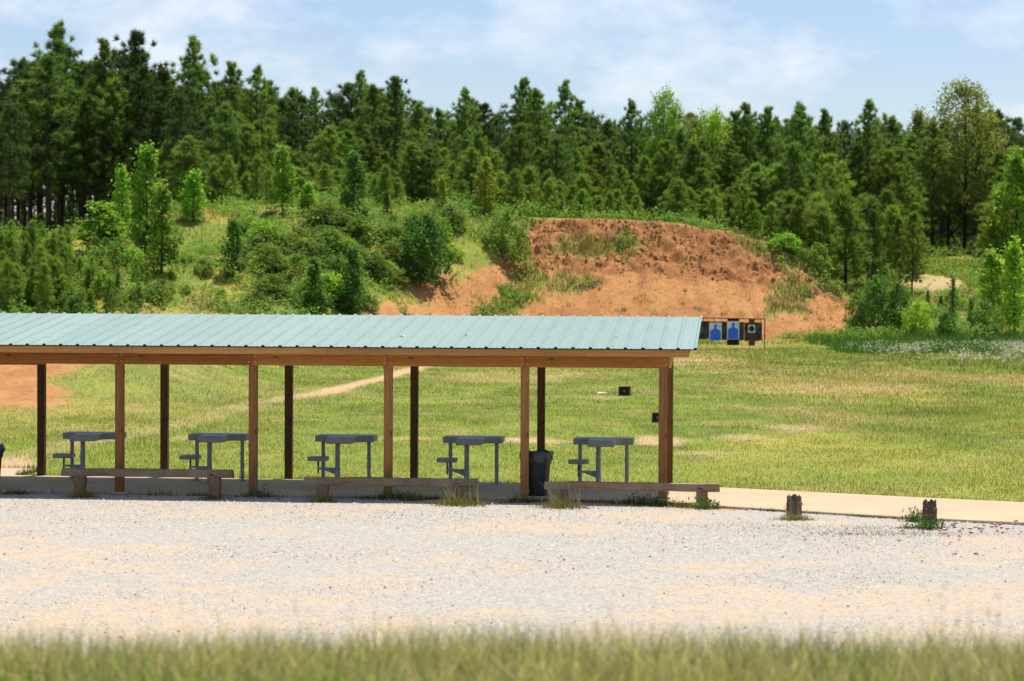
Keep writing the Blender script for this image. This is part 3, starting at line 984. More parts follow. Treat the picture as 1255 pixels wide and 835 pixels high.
# ------------------------------------------------------------------ the shelter
BAY = 2.44
shelter = thing('open_shelter', 'long open timber shelter on square posts with a pale teal ribbed metal roof', 'shelter', (*L(0, 0), 0), -YAW)
A_L, A_R = -17.3, .60
FB, FZ, RB, RZ = -.50, 2.685, 4.0, 3.19
SL = (RZ - FZ) / (RB - FB)


def roof_mesh():
    rib, step = .020, .305
    prof = []
    a = A_R
    edge = A_R
    xsr = []
    k = 0
    # rib centres from the right edge leftwards
    c = A_R - .02
    centres = []
    while c > A_L:
        centres.append(c); c -= step
    pts = []
    for c in sorted(centres):
        for dxx, z in ((-.038, 0), (-.022, .8), (-.008, 1.0), (.008, 1.0), (.020, .8)):
            pts.append((c + dxx, z * rib * 1.35))
        if c + .036 < A_R: pts.append((c + .036, 0))
        for q in (.105, .195):
            if c + q + .02 < A_R:
                for dxx, z in ((-.018, 0), (-.006, .004), (.006, .004), (.018, 0)):
                    pts.append((c + q + dxx, z))
    vs = []; fs = []
    n = len(pts)
    rows = [FB, 1.75, RB]
    for b in rows:
        for a, z in pts:
            vs.append((a, b, FZ + SL * (b - FB) + z))
    for b in rows:
        for a, z in pts:
            vs.append((a, b, FZ + SL * (b - FB) + z - .0025))
    R_ = len(rows)
    for r_ in range(R_ - 1):
        for i in range(n - 1):
            q = (r_ * n + i, r_ * n + i + 1, (r_ + 1) * n + i + 1, (r_ + 1) * n + i)
            fs.append(q)
            fs.append(tuple(R_ * n + t for t in q[::-1]))
    for i in range(n - 1):
        fs.append((i, R_ * n + i, R_ * n + i + 1, i + 1))
        j = (R_ - 1) * n
        fs.append((j + i, j + i + 1, R_ * n + j + i + 1, R_ * n + j + i))
    for i in (0, n - 1):
        for r_ in range(R_ - 1):
            fs.append((r_ * n + i, (r_ + 1) * n + i, R_ * n + (r_ + 1) * n + i, R_ * n + r_ * n + i))
    mb = MB(); mb.add(vs, fs)
    return mb, sorted(centres), pts


mb, centres, roof_pts = roof_mesh()
roof = mb.build('roof', M['roof'], shelter)
roof['label'] = 'pale teal ribbed metal roof sheeting'
sc = MB()
for c in centres:
    for b in (-.25, .95, 2.2, 3.4):
        for da in (.06, .24):
            if c + da > A_R - .02: continue
            z = FZ + SL * (b - FB)
            sc.tube([(c + da, b, z), (c + da, b, z + .008)], [.007, .004], 6)
sc.build('screw_heads', simple_mat('screw_heads', (.25, .36, .34), rough=.4, metallic=.3, bmp=0), roof)['kind'] = 'stuff'
cl = MB()
n_ = len(roof_pts)
vs = [(x, FB + .012, FZ + z - .003) for x, z in roof_pts] + [(x, FB + .012, FZ - .018) for x, z in roof_pts]
vs += [(x, y + .025, z) for x, y, z in vs]
fs = []
for i in range(n_ - 1):
    fs += [(i, n_ + i, n_ + i + 1, i + 1), (2 * n_ + i, 2 * n_ + i + 1, 3 * n_ + i + 1, 3 * n_ + i), (n_ + i, 3 * n_ + i, 3 * n_ + i + 1, n_ + i + 1), (i, i + 1, 2 * n_ + i + 1, 2 * n_ + i)]
cl.add(vs, fs)
cl.build('foam_closure', M['black_board'], roof)

for i in range(-3, 5):
    for b, top, nm in ((0, 2.58, 'post'), (3.37, 2.70, 'post')):
        a = -BAY * (4 - i)
        if a < A_L + .1: continue
        m_ = MB(); m_.box(-.072, .072, -.072, .072, 0, top, .006)
        p = m_.build('post', M[('post' if i > -1 + 2 else 'post_red_dim') if not b else ('post_red_dim' if i == 4 else 'post_shaded')], shelter, (a, b, -.0 if b else -.03))  # rear posts carry roof shade in their colour, the last one less
# front beam spliced at the posts
cuts = [A_L + .1] + [-BAY * k for k in range(7, 0, -1)] + [.105]
for k in range(len(cuts) - 1):
    if cuts[k + 1] - cuts[k] < .1: continue
    m_ = MB(); L_ = cuts[k + 1] - cuts[k]
    m_.box(-L_ / 2 + .002, L_ / 2 - .002, -.019, .019, 0, .222, .003)
    bm_ = m_.build('front_beam', M['beam_red_dim' if cuts[k] < -7.4 else 'beam'], shelter, ((cuts[k] + cuts[k + 1]) / 2, -.094, 2.338))
    for s in (-1, 1):
        for z in (.06, .165):
            bo = MB(); bo.tube([(0, 0, 0), (0, -.010, 0)], [.013, .010], 8)
            bo.build('bolt', M['bolt'], bm_, (s * (L_ / 2 - .055), -.018, z))
m_ = MB(); m_.box(A_L + .1, .105, 3.445, 3.485, 2.69, 2.93, .003); m_.build('rear_beam', M['beam'], shelter)
m_ = MB(); m_.box(A_L + .1, -12.13, 3.25, 3.29, 2.20, 2.36, .003); m_.build('rear_girt', M['beam'], shelter)
fc_ = [A_L + .2, -13.2, -9.4, -5.9, -1.35, .47]
for k in range(len(fc_) - 1):
    m_ = MB(); L_ = fc_[k + 1] - fc_[k]
    m_.box(-L_ / 2 + .0015, L_ / 2 - .0015, -.019, .019, 0, .135, .003)
    m_.build('fascia_board', M['fascia'], shelter, ((fc_[k] + fc_[k + 1]) / 2, FB + .055, FZ - .140))
m_ = MB()
vs = []
for a in (.107, .145):
    vs += [(a, -.113, 2.338), (a, 3.49, 2.338 + SL * 3.6), (a, 3.49, 2.338 + SL * 3.6 + .222), (a, -.113, 2.560)]
m_.add(vs, [(0, 1, 2, 3), (7, 6, 5, 4), (0, 4, 5, 1), (1, 5, 6, 2), (2, 6, 7, 3), (3, 7, 4, 0)])
m_.build('end_beam', wood_mat('end_beam_lumber', (.52, .33, .15), (.38, .21, .08), (.60, .41, .21), 'Y'), shelter)
for k in range(-1, 15):
    if k == 0: continue
    a = .125 - 1.22 * k if k >= 0 else .46
    if a < A_L + .3: continue
    m_ = MB()
    y0, y1 = FB + .076, 3.9
    zt = lambda b: FZ + SL * (b - FB) - .006
    for_ = [(y0, zt(y0) - .06), (y0 + .30, zt(y0 + .3) - .235 if k == 0 else zt(y0 + .3) - .13), (y1, zt(y1) - .14), (y1, zt(y1)), (y0, zt(y0))]
    if k == 0:
        for_ = [(y0, zt(y0) - .12), (y0 + .32, zt(y0 + .32) - .36), (y0 + .40, zt(y0 + .40) - .36), (y0 + .46, zt(y0 + .46) - .14), (y1, zt(y1) - .14), (y1, zt(y1)), (y0, zt(y0))]
    vs = [(-.019, y, z) for y, z in for_] + [(.019, y, z) for y, z in for_]
    n_ = len(for_)
    fs = [tuple(range(n_)), tuple(range(n_, 2 * n_))[::-1]] + [(i, n_ + i, n_ + (i + 1) % n_, (i + 1) % n_) for i in range(n_)]
    m_.add(vs, fs)
    m_.build('rafter', M['fascia'], shelter, (a, 0, 0))

# ------------------------------------------------------------------ shooting benches
bench_pts = [(-10.92, .943), (-8.49, .943), (-6.06, .943), (-3.635, .943), (-1.19, .938)]


def make_bench():
    t = thing('shooting_bench', 'x', 'bench', (0, 0, 0))
    m_ = MB()
    m_.prism([(-.56, .0), (-.56, .50), (.56, .50), (.56, 0), (.30, 0), (.24, -.10), (.24, -.60), (-.25, -.60), (-.25, -.10), (-.31, 0)][::-1], -.115, 0, bev=.012)
    m_.build('tabletop', M['benchtop'], t, (0, 0, .9))
    for x, y, r in ((-.445, .26, .036), (.43, .26, .036), (-.065, -.35, .045)):
        m_ = MB(); m_.tube([(0, 0, 0), (0, 0, .79)], r, 14)
        m_.box(-.09, .09, -.09, .09, 0, .010)
        for sx in (-1, 1):
            for sy in (-1, 1):
                m_.tube([(sx * .07, sy * .07, .01), (sx * .07, sy * .07, .05)], .007, 6)
        lg = m_.build('leg', M['steel'], t, (x, y, 0))
        if y < 0:
            m_ = MB(); m_.tube([(0, 0, .011), (0, 0, .33)], .050, 14); m_.build('sleeve', M['steel_light'], lg)
    m_ = MB()
    m_.box(-.40, -.05, -.03, .03, .285, .325, .004)
    m_.add([(-.30, -.006, .285), (-.05, -.006, .285), (-.05, -.006, .19), (-.30, .006, .285), (-.05, .006, .285), (-.05, .006, .19)],
           [(0, 2, 1), (3, 4, 5), (0, 1, 4, 3), (1, 2, 5, 4), (2, 0, 3, 5)])
    m_.build('seat_arm', M['steel_light'], t, (-.045, -.35, 0))
    m_ = MB(); m_.tube([(0, 0, .22), (0, 0, .455)], .017, 10); m_.build('seat_post', M['black_metal'], t, (-.43, -.35, 0))
    m_ = MB()
    pl = []
    for cx, cy, a0 in ((.13, .12, 0), (-.13, .12, 90), (-.13, -.12, 180), (.13, -.12, 270)):
        for q in range(4):
            an = radians(a0 + q * 30); pl.append((cx + .055 * cos(an), cy + .055 * sin(an)))
    m_.prism(pl, 0, .072, bev=.008)
    m_.build('seat', M['benchtop'], t, (-.43, -.35, .455))
    return t


bench0 = make_bench()
blabels = ['grey shooting bench in the leftmost bay, its right end behind a front post',
           'grey shooting bench second from the left, between the long left rail and a post',
           'grey shooting bench in the middle bay of the five',
           'grey shooting bench second from the right, left of the black bin',
           'grey shooting bench nearest the right end, right of the black bin']
for i, (a, tz) in enumerate(bench_pts):
    x, y = L(a, 2.3)
    if i == 0:
        o = bench0; o.location = (x, y, .045); o.rotation_euler.z = -YAW; o['label'] = blabels[0]; o['group'] = 'shooting benches under the shelter'
    else:
        o = dup(bench0, (x, y, .045), -YAW, label=blabels[i], group='shooting benches under the shelter')
    o.scale = (1, 1, (tz - .045) / .9)

# ------------------------------------------------------------------ bins


def make_bin(label):
    t = thing('litter_bin', label, 'bin')

    def loft(rows, n=28):
        vs = []; fs = []
        for z, r, e in rows:
            for k in range(n):
                an = 2 * pi * k / n
                c_, s_ = cos(an), sin(an)
                d = (abs(c_) ** e + abs(s_) ** e) ** (-1 / e)
                vs.append((r * d * c_, r * d * s_, z))
        for i in range(len(rows) - 1):
            for k in range(n):
                fs.append((i * n + k, i * n + (k + 1) % n, (i + 1) * n + (k + 1) % n, (i + 1) * n + k))
        return vs, fs
    m_ = MB(); vs, fs = loft([(0, .0, 4), (0, .185, 4), (.02, .195, 4), (.55, .235, 4), (.56, .235, 4), (.72, .245, 4), (.72, .225, 4), (.1, .175, 4), (.1, 0, 4)]); m_.add(vs, fs, 0, False)
    m_.build('body', M['bin'], t)
    m_ = MB(); vs, fs = loft([(.56, .247, 4), (.57, .256, 4), (.735, .262, 4), (.745, .255, 4), (.745, .245, 4), (.56, .243, 4)]); m_.add(vs, fs)
    m_.build('rim', M['bin'], t)
    r_ = np.random.default_rng(5)
    vs, fs = loft([(.50, .20, 4), (.70, .236, 4), (.775, .252, 4), (.785, .262, 4), (.77, .272, 4), (.70, .274, 4), (.655, .272, 4)], 40)
    o = []
    for x, y, z in vs:
        an = atan2(y, x)
        w_ = .013 * sin(an * 9 + z * 20) + .008 * sin(an * 17)
        k = 1 + w_ / .27
        zz = z + (.02 * sin(an * 5 + 1) if z > .73 else (.045 * sin(an * 3 + 2) + .02 * sin(an * 8) if z < .69 and z > .6 else 0))
        o.append((x * k, y * k, zz))
    m_ = MB(); m_.add(o, fs, 0, True)
    m_.build('bin_bag', M['bag'], t)
    return t


bin0 = make_bin('black plastic litter bin with a black bag folded over its rim, behind the front post')
x, y = L(-2.26, .30); bin0.location = (x, y, .045); bin0.rotation_euler.z = -.25
x, y = L(-12.33, .42)
dup(bin0, (x, y, .045), .4, label='black litter bin cut off by the left edge of the photo')

# ------------------------------------------------------------------ timber rails and stub posts
rg = np.random.default_rng(21)


def rail(a0, a1, b0, b1, ztop, s0, s1, label):
    (x0, y0), (x1, y1) = L(a0, b0), L(a1, b1)
    ln = math.hypot(x1 - x0, y1 - y0); rz = atan2(y1 - y0, x1 - x0)
    t = thing('timber_rail', label, 'rail', ((x0 + x1) / 2, (y0 + y1) / 2, 0), rz, 'low timber rails in front of the shelter')
    m_ = MB()
    n = 14
    # slightly worn, uneven beam
    vs = []; fs = []
    sec = [(-.07, -.066), (-.066, -.07), (.066, -.07), (.07, -.066), (.07, .060), (.060, .07), (-.060, .07), (-.07, .060)]
    for i in range(n + 1):
        xx = -ln / 2 + ln * i / n
        for y, z in sec:
            wear = rg.normal(0, .0035) - (.006 if z > .05 else 0) * rg.random()
            vs.append((xx + (rg.normal(0, .006) if i in (0, n) else 0), y + rg.normal(0, .002), z + wear))
    for i in range(n):
        for k in range(8):
            fs.append((i * 8 + k, (i + 1) * 8 + k, (i + 1) * 8 + (k + 1) % 8, i * 8 + (k + 1) % 8))
    fs.append(tuple(range(8))); fs.append(tuple(range(n * 8, n * 8 + 8))[::-1])
    m_.add(vs, fs)
    bmo = m_.build('beam', M['rail'], t, (0, 0, ztop - .07))
    for s in (s0, s1):
        bo = MB(); bo.tube([(0, 0, 0), (0, -.012, 0)], [.015, .012], 8)
        bo.build('bolt', M['bolt'], bmo, (-ln / 2 + s, -.066, .01))
    for s in (s0, s1):
        m_ = MB(); m_.box(-.098, .098, -.095, .095, -.05, ztop - .143, .008, jit=.003, rng=rg)
        m_.build('rail_post', M['stub'], t, (-ln / 2 + s, .01, 0))
    return t


rail(-10.73, -7.63, -.30, -.30, .478, .32, 2.78, 'weathered timber rail on two stub posts before the two left benches')
rail(-6.30, -3.23, -.50, -.50, .388, .33, 2.80, 'weathered timber rail on two stub posts before the middle bays, weeds at its right end')
rail(-2.01, 1.01, -.82, -.86, .386, .32, 2.72, 'weathered timber rail on two stub posts at the right end beside the last post')


def stump(px, py, w, h, label, seed):
    x, y = flat(px, py)
    r_ = np.random.default_rng(seed)
    n = 10; vs = []; fs = []
    rows = [-.05, h * .35, h * .62, h * .66, h * .9, h]
    ring = []
    for s in range(4):
        for q in range(n):
            u_ = -1 + 2 * q / n
            ring.append({0: (u_, -1), 1: (1, u_), 2: (-u_, 1), 3: (-1, -u_)}[s])
    for i, z in enumerate(rows):
        k_ = 1.0 if z < h * .63 else .93
        for j, (a, b) in enumerate(ring):
            zz = z
            if i == len(rows) - 1:
                zz = z - .16 * h * max(0, vnoise(j * .55 + seed, .3) - .25) * 2 - (.30 * h if (a > -.55 and a < .35 and b < 0) else 0)
            if i == len(rows) - 2 and b < 0 and -.55 < a < .35:
                zz = z - .22 * h
            vs.append((a * w / 2 * k_ + r_.normal(0, .003), b * w / 2 * k_ + r_.normal(0, .003) - (0 if k_ == 1 else -.012 * (b < 0)), zz))
    m = len(ring)
    for i in range(len(rows) - 1):
        for k in range(m):
            fs.append((i * m + k, i * m + (k + 1) % m, (i + 1) * m + (k + 1) % m, (i + 1) * m + k))
    ctr = len(vs); vs.append((0, .02, h * .55))
    for k in range(m):
        fs.append(((len(rows) - 1) * m + k, (len(rows) - 1) * m + (k + 1) % m, ctr))
    mb_ = MB(); mb_.add(vs, fs)
    o = mb_.build('wooden_stub_post', M['stump'], None, (x, y, 0), -.5)
    return tag(o, label, 'post', 'stub posts without a rail')


stump(973, 632, .20, .345, 'split weathered stub post standing alone on the gravel right of the last rail', 3)
stump(1139, 643, .185, .40, 'rotten stub post overgrown with green weeds near the right edge', 8)

# ------------------------------------------------------------------ weeds by the posts


def weed_mesh(name, seed, n, spread, h0, h1, col, stalks=6, sh=.35, leaves=0):
    r_ = np.random.default_rng(seed)
    P = np.stack([r_.normal(0, spread, n), r_.normal(0, spread * .55, n), np.zeros(n)], 1)
    fall = np.exp(-(P[:, 0] / spread) ** 2 * .5)
    c = np.array(col) * r_.uniform(.6, 1.5, (n, 1))
    dry = r_.random(n) < .25
    c[dry] = np.array([.36, .27, .12])
    pr = [blades(P, r_.uniform(h0, h1, n) * (.4 + .6 * fall), r_.uniform(.006, .014, n), c, r_, .55)]
    if stalks:
        Q = np.stack([r_.normal(0, spread * .7, stalks), r_.normal(0, spread * .4, stalks), np.zeros(stalks)], 1)
        b = blades(Q, r_.uniform(sh * .5, sh, stalks), np.full(stalks, .012), np.broadcast_to(np.array([.40, .33, .16]), (stalks, 3)), r_, .35)
        pr.append(b)
    if leaves:
        Q = np.stack([r_.normal(0, spread * .6, leaves), r_.normal(0, spread * .5, leaves), np.abs(r_.normal(0, h1 * .7, leaves))], 1)
        a = r_.normal(0, .022, (leaves, 3)); b2 = r_.normal(0, .022, (leaves, 3))
        vv = np.stack([Q, Q + a, Q + b2], 1).reshape(-1, 3)
        pr.append((vv, np.arange(len(vv)).reshape(-1, 3), np.repeat(np.array([.07, .16, .03]) * r_.uniform(.6, 1.6, (leaves, 1)), 3, 0)))
    v, f, c = join(pr)
    return mesh_np(name, v, f, M['blade'], c)


WG = weed_mesh('weed_clump', 1, 420, .20, .05, .16, (.10, .14, .03), 10, .42)
WD = weed_mesh('weed_clump', 2, 420, .24, .05, .14, (.055, .085, .022), 4, .25, 150)
WY = weed_mesh('weed_clump', 3, 560, .22, .06, .20, (.17, .19, .045), 22, .50, 60)
WL = weed_mesh('weed_clump', 4, 120, .18, .05, .12, (.07, .15, .03), 5, .3, 420)
wl = [(WY, 100, 610, .8, 'sparse yellow weeds at the foot of the leftmost rail post'),
      (WG, 262, 612, .8, 'short weeds at the right post of the left rail'),
      (WD, 20, 606, .8, 'dark weeds beside the bin at the left edge'),
      (WD, 318, 609, 1.0, 'dark weeds around the front post between the first two rails'),
      (WY, 395, 615, .7, 'dry orange-tinged weeds below the left end of the middle rail'),
      (WD, 482, 612, 1.2, 'dark weeds around the front post behind the middle rail'),
      (WY, 562, 620, 1.25, 'thick yellow-green weed clump at the right end of the middle rail'),
      (WG, 508, 614, .8, 'upright grass tuft under the middle of the middle rail'),
      (WD, 640, 616, 1.0, 'dark weeds at the post in front of the black bin'),
      (WY, 688, 623, 1.1, 'dry yellow weed clump at the left post of the right rail'),
      (WD, 788, 618, 1.3, 'dark weed mat left of the last front post'),
      (WD, 812, 620, 1.0, 'dark weeds at the foot of the last front post'),
      (WG, 838, 622, .8, 'thin dry weeds under the right rail near its right post'),
      (WL, 864, 624, 1.1, 'leafy green weeds around the right post of the right rail'),
      (WY, 973, 638, .8, 'flat brownish grass tuft at the foot of the split stub post'),
      (WL, 1138, 649, 1.15, 'leafy green weeds around the rotten stub post'),
      (WL, 1122, 640, .75, 'upright leafy sprig left of the rotten stub post'),
      (WG, 1112, 648, .5, 'small grass tuft on the gravel left of the rotten stub post')]
for me, px, py, s, lb in wl:
    x, y = flat(px, py)
    o = link('weed_clump', me, None, (x, y, 0), RNG.uniform(0, .6) - .3)
    o.scale = (s, s, s * (1.6 if 'sprig' in lb or 'upright' in lb else 1))
    tag(o, lb, 'weeds', 'weeds along the front of the shelter')

# ------------------------------------------------------------------ spent shells and scraps
shell_cols = {'red': (.55, .03, .05), 'pink': (.62, .12, .20), 'blue': (.03, .07, .42), 'yellow': (.70, .46, .04), 'orange': (.72, .20, .07), 'teal': (.03, .18, .17)}
shell_me = {}
for nm, c in shell_cols.items():
    mt = simple_mat('%s_plastic' % nm, c, rough=.5, bmp=0)
    m_ = MB(); m_.tube([(-.03, 0, .0), (.018, 0, .0)], .0115, 8, 0); m_.tube([(.018, 0, 0), (.034, 0, 0)], .0122, 8, 1)
    shell_me[nm] = m_.mesh('spent_shell', [mt, M['bolt']])
r_ = np.random.default_rng(33)
spots = []
names = list(shell_cols)
for k in range(34):
    spots.append((r_.uniform(1150, 1252), 642 + abs(r_.normal(0, 11)), names[r_.choice(6, p=[.28, .25, .17, .12, .12, .06])], 'gravel'))
for p in ((1042, 656, 'red'), (1051, 657, 'red'), (987, 663, 'pink'), (1102, 664, 'yellow'), (1196, 681, 'red'), (1170, 681, 'pink'), (1130, 690, 'pink'), (915, 627, 'red'),
          (1131, 654, 'teal'), (1110, 636.5, 'blue'), (1105, 652, 'pink')):
    spots.append((*p, 'lone'))
for p in ((1210, 616.4, 'blue'), (1215, 616.2, 'blue'), (1232, 617.4, 'blue'), (1237, 617.6, 'blue'), (1243, 617.8, 'red'), (1250, 618.2, 'blue'), (1219, 644.5, 'blue'), (1226, 643.8, 'blue'), (1243, 644.6, 'blue')):
    spots.append((*p, 'walk'))
place_of = {'gravel': 'lying on the gravel at the far right', 'lone': 'lying by itself on the gravel well left of the scattered others', 'walk': 'lying along the edge of the concrete walkway at the far right'}
for px, py, nm, w in spots:
    x, y = flat(px, py)
    o = link('spent_shell', shell_me[nm], None, (x, y, .026), r_.uniform(0, 6.28))
    sdv = float(in_slab(np.array([x]), np.array([y]))[0])
    if sdv > 0: o.location.z = .058
    tag(o, '%s spent shotgun shell %s' % (nm, place_of[w]), 'shell', '%s spent shells %s' % (nm, {'gravel': 'on the gravel', 'lone': 'apart on the gravel', 'walk': 'by the walkway'}[w]))

m_ = MB(); m_.add([(-.22, -.10, .02), (.2, -.12, .05), (.25, .10, .03), (-.18, .12, .06), (-.22, -.10, .016), (.2, -.12, .046), (.25, .10, .026), (-.18, .12, .056)],
                  [(0, 1, 2, 3), (7, 6, 5, 4), (0, 4, 5, 1), (1, 5, 6, 2), (2, 6, 7, 3), (3, 7, 4, 0)])
x, y = flat(740, 484.5); o = m_.build('paper_scrap', M['white_paper'], None, (x, y, hz(x, y) + .03), .1)
tag(o, 'white scrap of paper lying on the grass left of the small black target board', 'paper')
# white pebbles thrown on the roof
m_ = MB(); m_.add([(-.03, -.02, 0), (.03, -.022, 0), (.034, .02, 0), (-.026, .025, 0), (-.015, -.01, .022), (.018, -.012, .024), (.016, .012, .02), (-.012, .012, .023)],
                  [(0, 1, 5, 4), (1, 2, 6, 5), (2, 3, 7, 6), (3, 0, 4, 7), (4, 5, 6, 7), (3, 2, 1, 0)])
peb = m_.mesh('white_pebble', M['white_paper'])
for px, py, s in ((493, 413, 1.6), (571.5, 411, 1.1), (525, 399, .8), (60, 413.5, 1.1), (654, 418, .8), (681.5, 400, .8), (731, 407.5, .9), (755, 412.5, .9), (3, 409, .9), (770, 409.5, .7)):
    r0 = ray(px, py)
    # meet the roof plane
    ts = np.linspace(38, 50, 4000)
    P = r0[None] * (ts / r0[1])[:, None] + np.array([0, 0, CAMZ])
    b = (P[:, 0] - OX) * DX[0] + (P[:, 1] - OY) * DX[1]
    k = np.nonzero(P[:, 2] <= FZ + SL * (b - FB))[0][0]
    o = link('white_pebble', peb, None, (P[k, 0], P[k, 1], P[k, 2] + .006), px); o.scale = (s,) * 3
    tag(o, 'small white pebble lying on the teal roof sheeting', 'pebble', 'white pebbles on the roof')

# ------------------------------------------------------------------ targets
TD = 146.4


def tx(px): return (px - 937) / FOC * TD


T0 = at(937, 429, TD)
tz0 = T0[2]
px_m = FOC / TD


def tz(py): return (429 - py) / px_m


fr = thing('target_stand', 'rusty pipe target frame with torn black rubber sheets at the foot of the clay face', 'target frame', (T0[0], T0[1], tz0))
for x in (0.0, tx(815)):
    m_ = MB(); m_.tube([(x, 0, -.1), (x, 0, tz(391))], .032, 10); m_.build('post', M['rust'], fr)
m_ = MB(); m_.tube([(tx(815) - .03, 0, tz(389.5)), (.03, 0, tz(391.2))], .030, 10); m_.build('crossbar', M['rust'], fr)
for x0, x1, z0, z1 in ((tx(838), tx(870), tz(416.3), tz(394)), (tx(870.3), tx(891), tz(417), tz(394.4)), (tx(891.3), tx(912), tz(417.4), tz(395)), (tx(912.3), tx(934), tz(418.2), tz(395.5))):
    m_ = MB(); n = 12
    vs = []; fs = []
    for j in range(5):
        for i in range(n + 1):
            u_ = i / n
            z = z0 + (z1 - z0) * j / 4 + (rg.normal(0, .02) if j == 0 else 0)
            vs.append((x0 + (x1 - x0) * u_, .05 + .02 * sin(u_ * 9 + x0) + .01 * j, z))
    k0 = len(vs)
    vs += [(x, y + .012, z) for x, y, z in vs]
    for j in range(4):
        for i in range(n):
            q = (j * (n + 1) + i, j * (n + 1) + i + 1, (j + 1) * (n + 1) + i + 1, (j + 1) * (n + 1) + i)
            fs.append(q); fs.append(tuple(k0 + t for t in q[::-1]))
    m_.add(vs, fs); m_.build('rubber_sheet', M['rubber'], fr)
for px in (875, 845, 862, 932):
    m_ = MB(); m_.box(tx(px) - .02, tx(px) + .02, .034, .05, tz(395), tz(389.8)); m_.build('strap', M['black_metal'], fr)


def sil_target(px0, px1, py0, py1, label, board=None):
    """paper with a printed head and shoulders outline"""
    w = (px1 - px0) / px_m; h = (py1 - py0) / px_m
    t = thing('paper_target', label, 'target', (T0[0] + tx((px0 + px1) / 2), T0[1] - .02, tz0 + tz(py1)), 0, 'blue silhouette targets')
    m_ = MB(); m_.box(-w / 2, w / 2, -.006, .004, 0, h, 0); m_.build('sheet', M['paper'], t)
    pts = [(-.43, .02), (.43, .02), (.43, .42), (.42, .53), (.37, .585), (.16, .65), (.092, .675), (.088, .715)]
    for q in range(11):
        an = -58 + q * 296 / 10
        pts.append((.145 * cos(radians(an)), .82 + .108 * sin(radians(an))))
    pts += [(-.088, .715), (-.092, .675), (-.16, .65), (-.37, .585), (-.42, .53), (-.43, .42)]
    vs = [(x * w, -.011, z * h) for x, z in pts] + [(x * w, -.0065, z * h) for x, z in pts]
    n = len(pts)
    fs = [tuple(range(n)), tuple(range(n, 2 * n))[::-1]] + [(i, n + i, n + (i + 1) % n, (i + 1) % n) for i in range(n)]
    m_ = MB(); m_.add(vs, fs); m_.build('silhouette', M['blue_ink'], t)
    m_ = MB()
    m_.box(.32 * w, .40 * w, -.009, -.0065, .75 * h, .83 * h)
    m_.build('corner_mark', M['blue_ink'], t)
    if board:
        b0, b1 = board
        m_ = MB(); m_.box(-w / 2 + .005, w / 2 - .005, .006, .03, tz(b1) - tz(py1), tz(b0) - tz(py1), .003)
        m_.build('backing_board', M['black_board'], t)
    return t


sil_target(869, 884.3, 396, 418, 'blue silhouette on white paper, lower left target nearest the shelter roof')
sil_target(891, 905.8, 394, 416.3, 'blue silhouette on white paper fixed to a tall black board', (390.3, 423.4))
t = thing('bullseye_target', 'small white square bullseye target on a narrow brown board', 'target', (T0[0] + tx(921), T0[1] - .02, tz0 + tz(424)))
m_ = MB(); m_.box(tx(917.3) - tx(921), tx(925) - tx(921), .005, .03, 0, tz(391) - tz(424), .003); m_.build('board', M['brown_board'], t)
m_ = MB(); hw = 4.3 / px_m; zc = tz(403.2) - tz(424); m_.box(-hw, hw, -.004, .004, zc - hw * 1.08, zc + hw * 1.08); sh_ = m_.build('sheet', M['paper'], t)
for r0, mt, yy in ((3.5 / px_m, 'black_ink', -.006), (1.9 / px_m, 'black_board', -.009), (.55 / px_m, 'orange', -.012)):
    m_ = MB(); m_.tube([(0, yy + .003, zc), (0, yy, zc)], r0, 24, sm=False); m_.build('ring', M[mt], sh_)

for px, py, w, h, lb, nm in ((766, 486, .43, .33, 'small black target board with an orange dot lying out in the grass', 'target_board'),
                             (807, 519.5, .34, .27, 'small cardboard target low in the grass, mostly hidden by the last posts', 'target_board')):
    x, y = flat(px, py); z = hz(x, y)
    t = thing(nm, lb, 'target', (x, y, z), .06)
    m_ = MB(); m_.box(-w / 2, w / 2, 0, .04, -.02, h, .006, jit=.006, rng=rg); m_.build('cardboard_back', M['cardboard'], t)
    m_ = MB(); m_.box(-w / 2 - .01, w / 2 - .07, -.012, -.004, .02, h - .012, .003, jit=.004, rng=rg); m_.build('black_face', M['black_ink'], t)
    m_ = MB(); m_.tube([(-.03, -.012, h * .5), (-.03, -.017, h * .5)], .034, 14); m_.build('orange_dot', M['orange'], t)

x, y = flat(991, 426); m_ = MB(); m_.tube([(0, 0, -.1), (.03, 0, 1.05)], .014, 6)
tag(m_.build('thin_stake', M['rust'], None, (x, y, hz(x, y))), 'thin bare stake standing in the grass right of the target frame', 'stake')

# ------------------------------------------------------------------ vegetation prototypes


def needle_tris(C, Ax, k, ln, w, rng, spread=.95):
    n = len(C)
    C = np.repeat(C, k, 0); Ax = np.repeat(Ax, k, 0)
    d = Ax + rng.normal(0, spread, (n * k, 3)); d[:, 2] += .18
    d /= np.linalg.norm(d, axis=1)[:, None] + 1e-9
    r = rng.normal(0, 1, (n * k, 3)); s = np.cross(d, r); s /= np.linalg.norm(s, axis=1)[:, None] + 1e-9
    base = C + rng.normal(0, .05, (n * k, 3))
    l = ln * rng.uniform(.6, 1.25, (n * k, 1))
    wv = s * w * rng.uniform(.7, 1.4, (n * k, 1))
    return np.stack([base - wv, base + wv, base + d * l], 1).reshape(-1, 3)


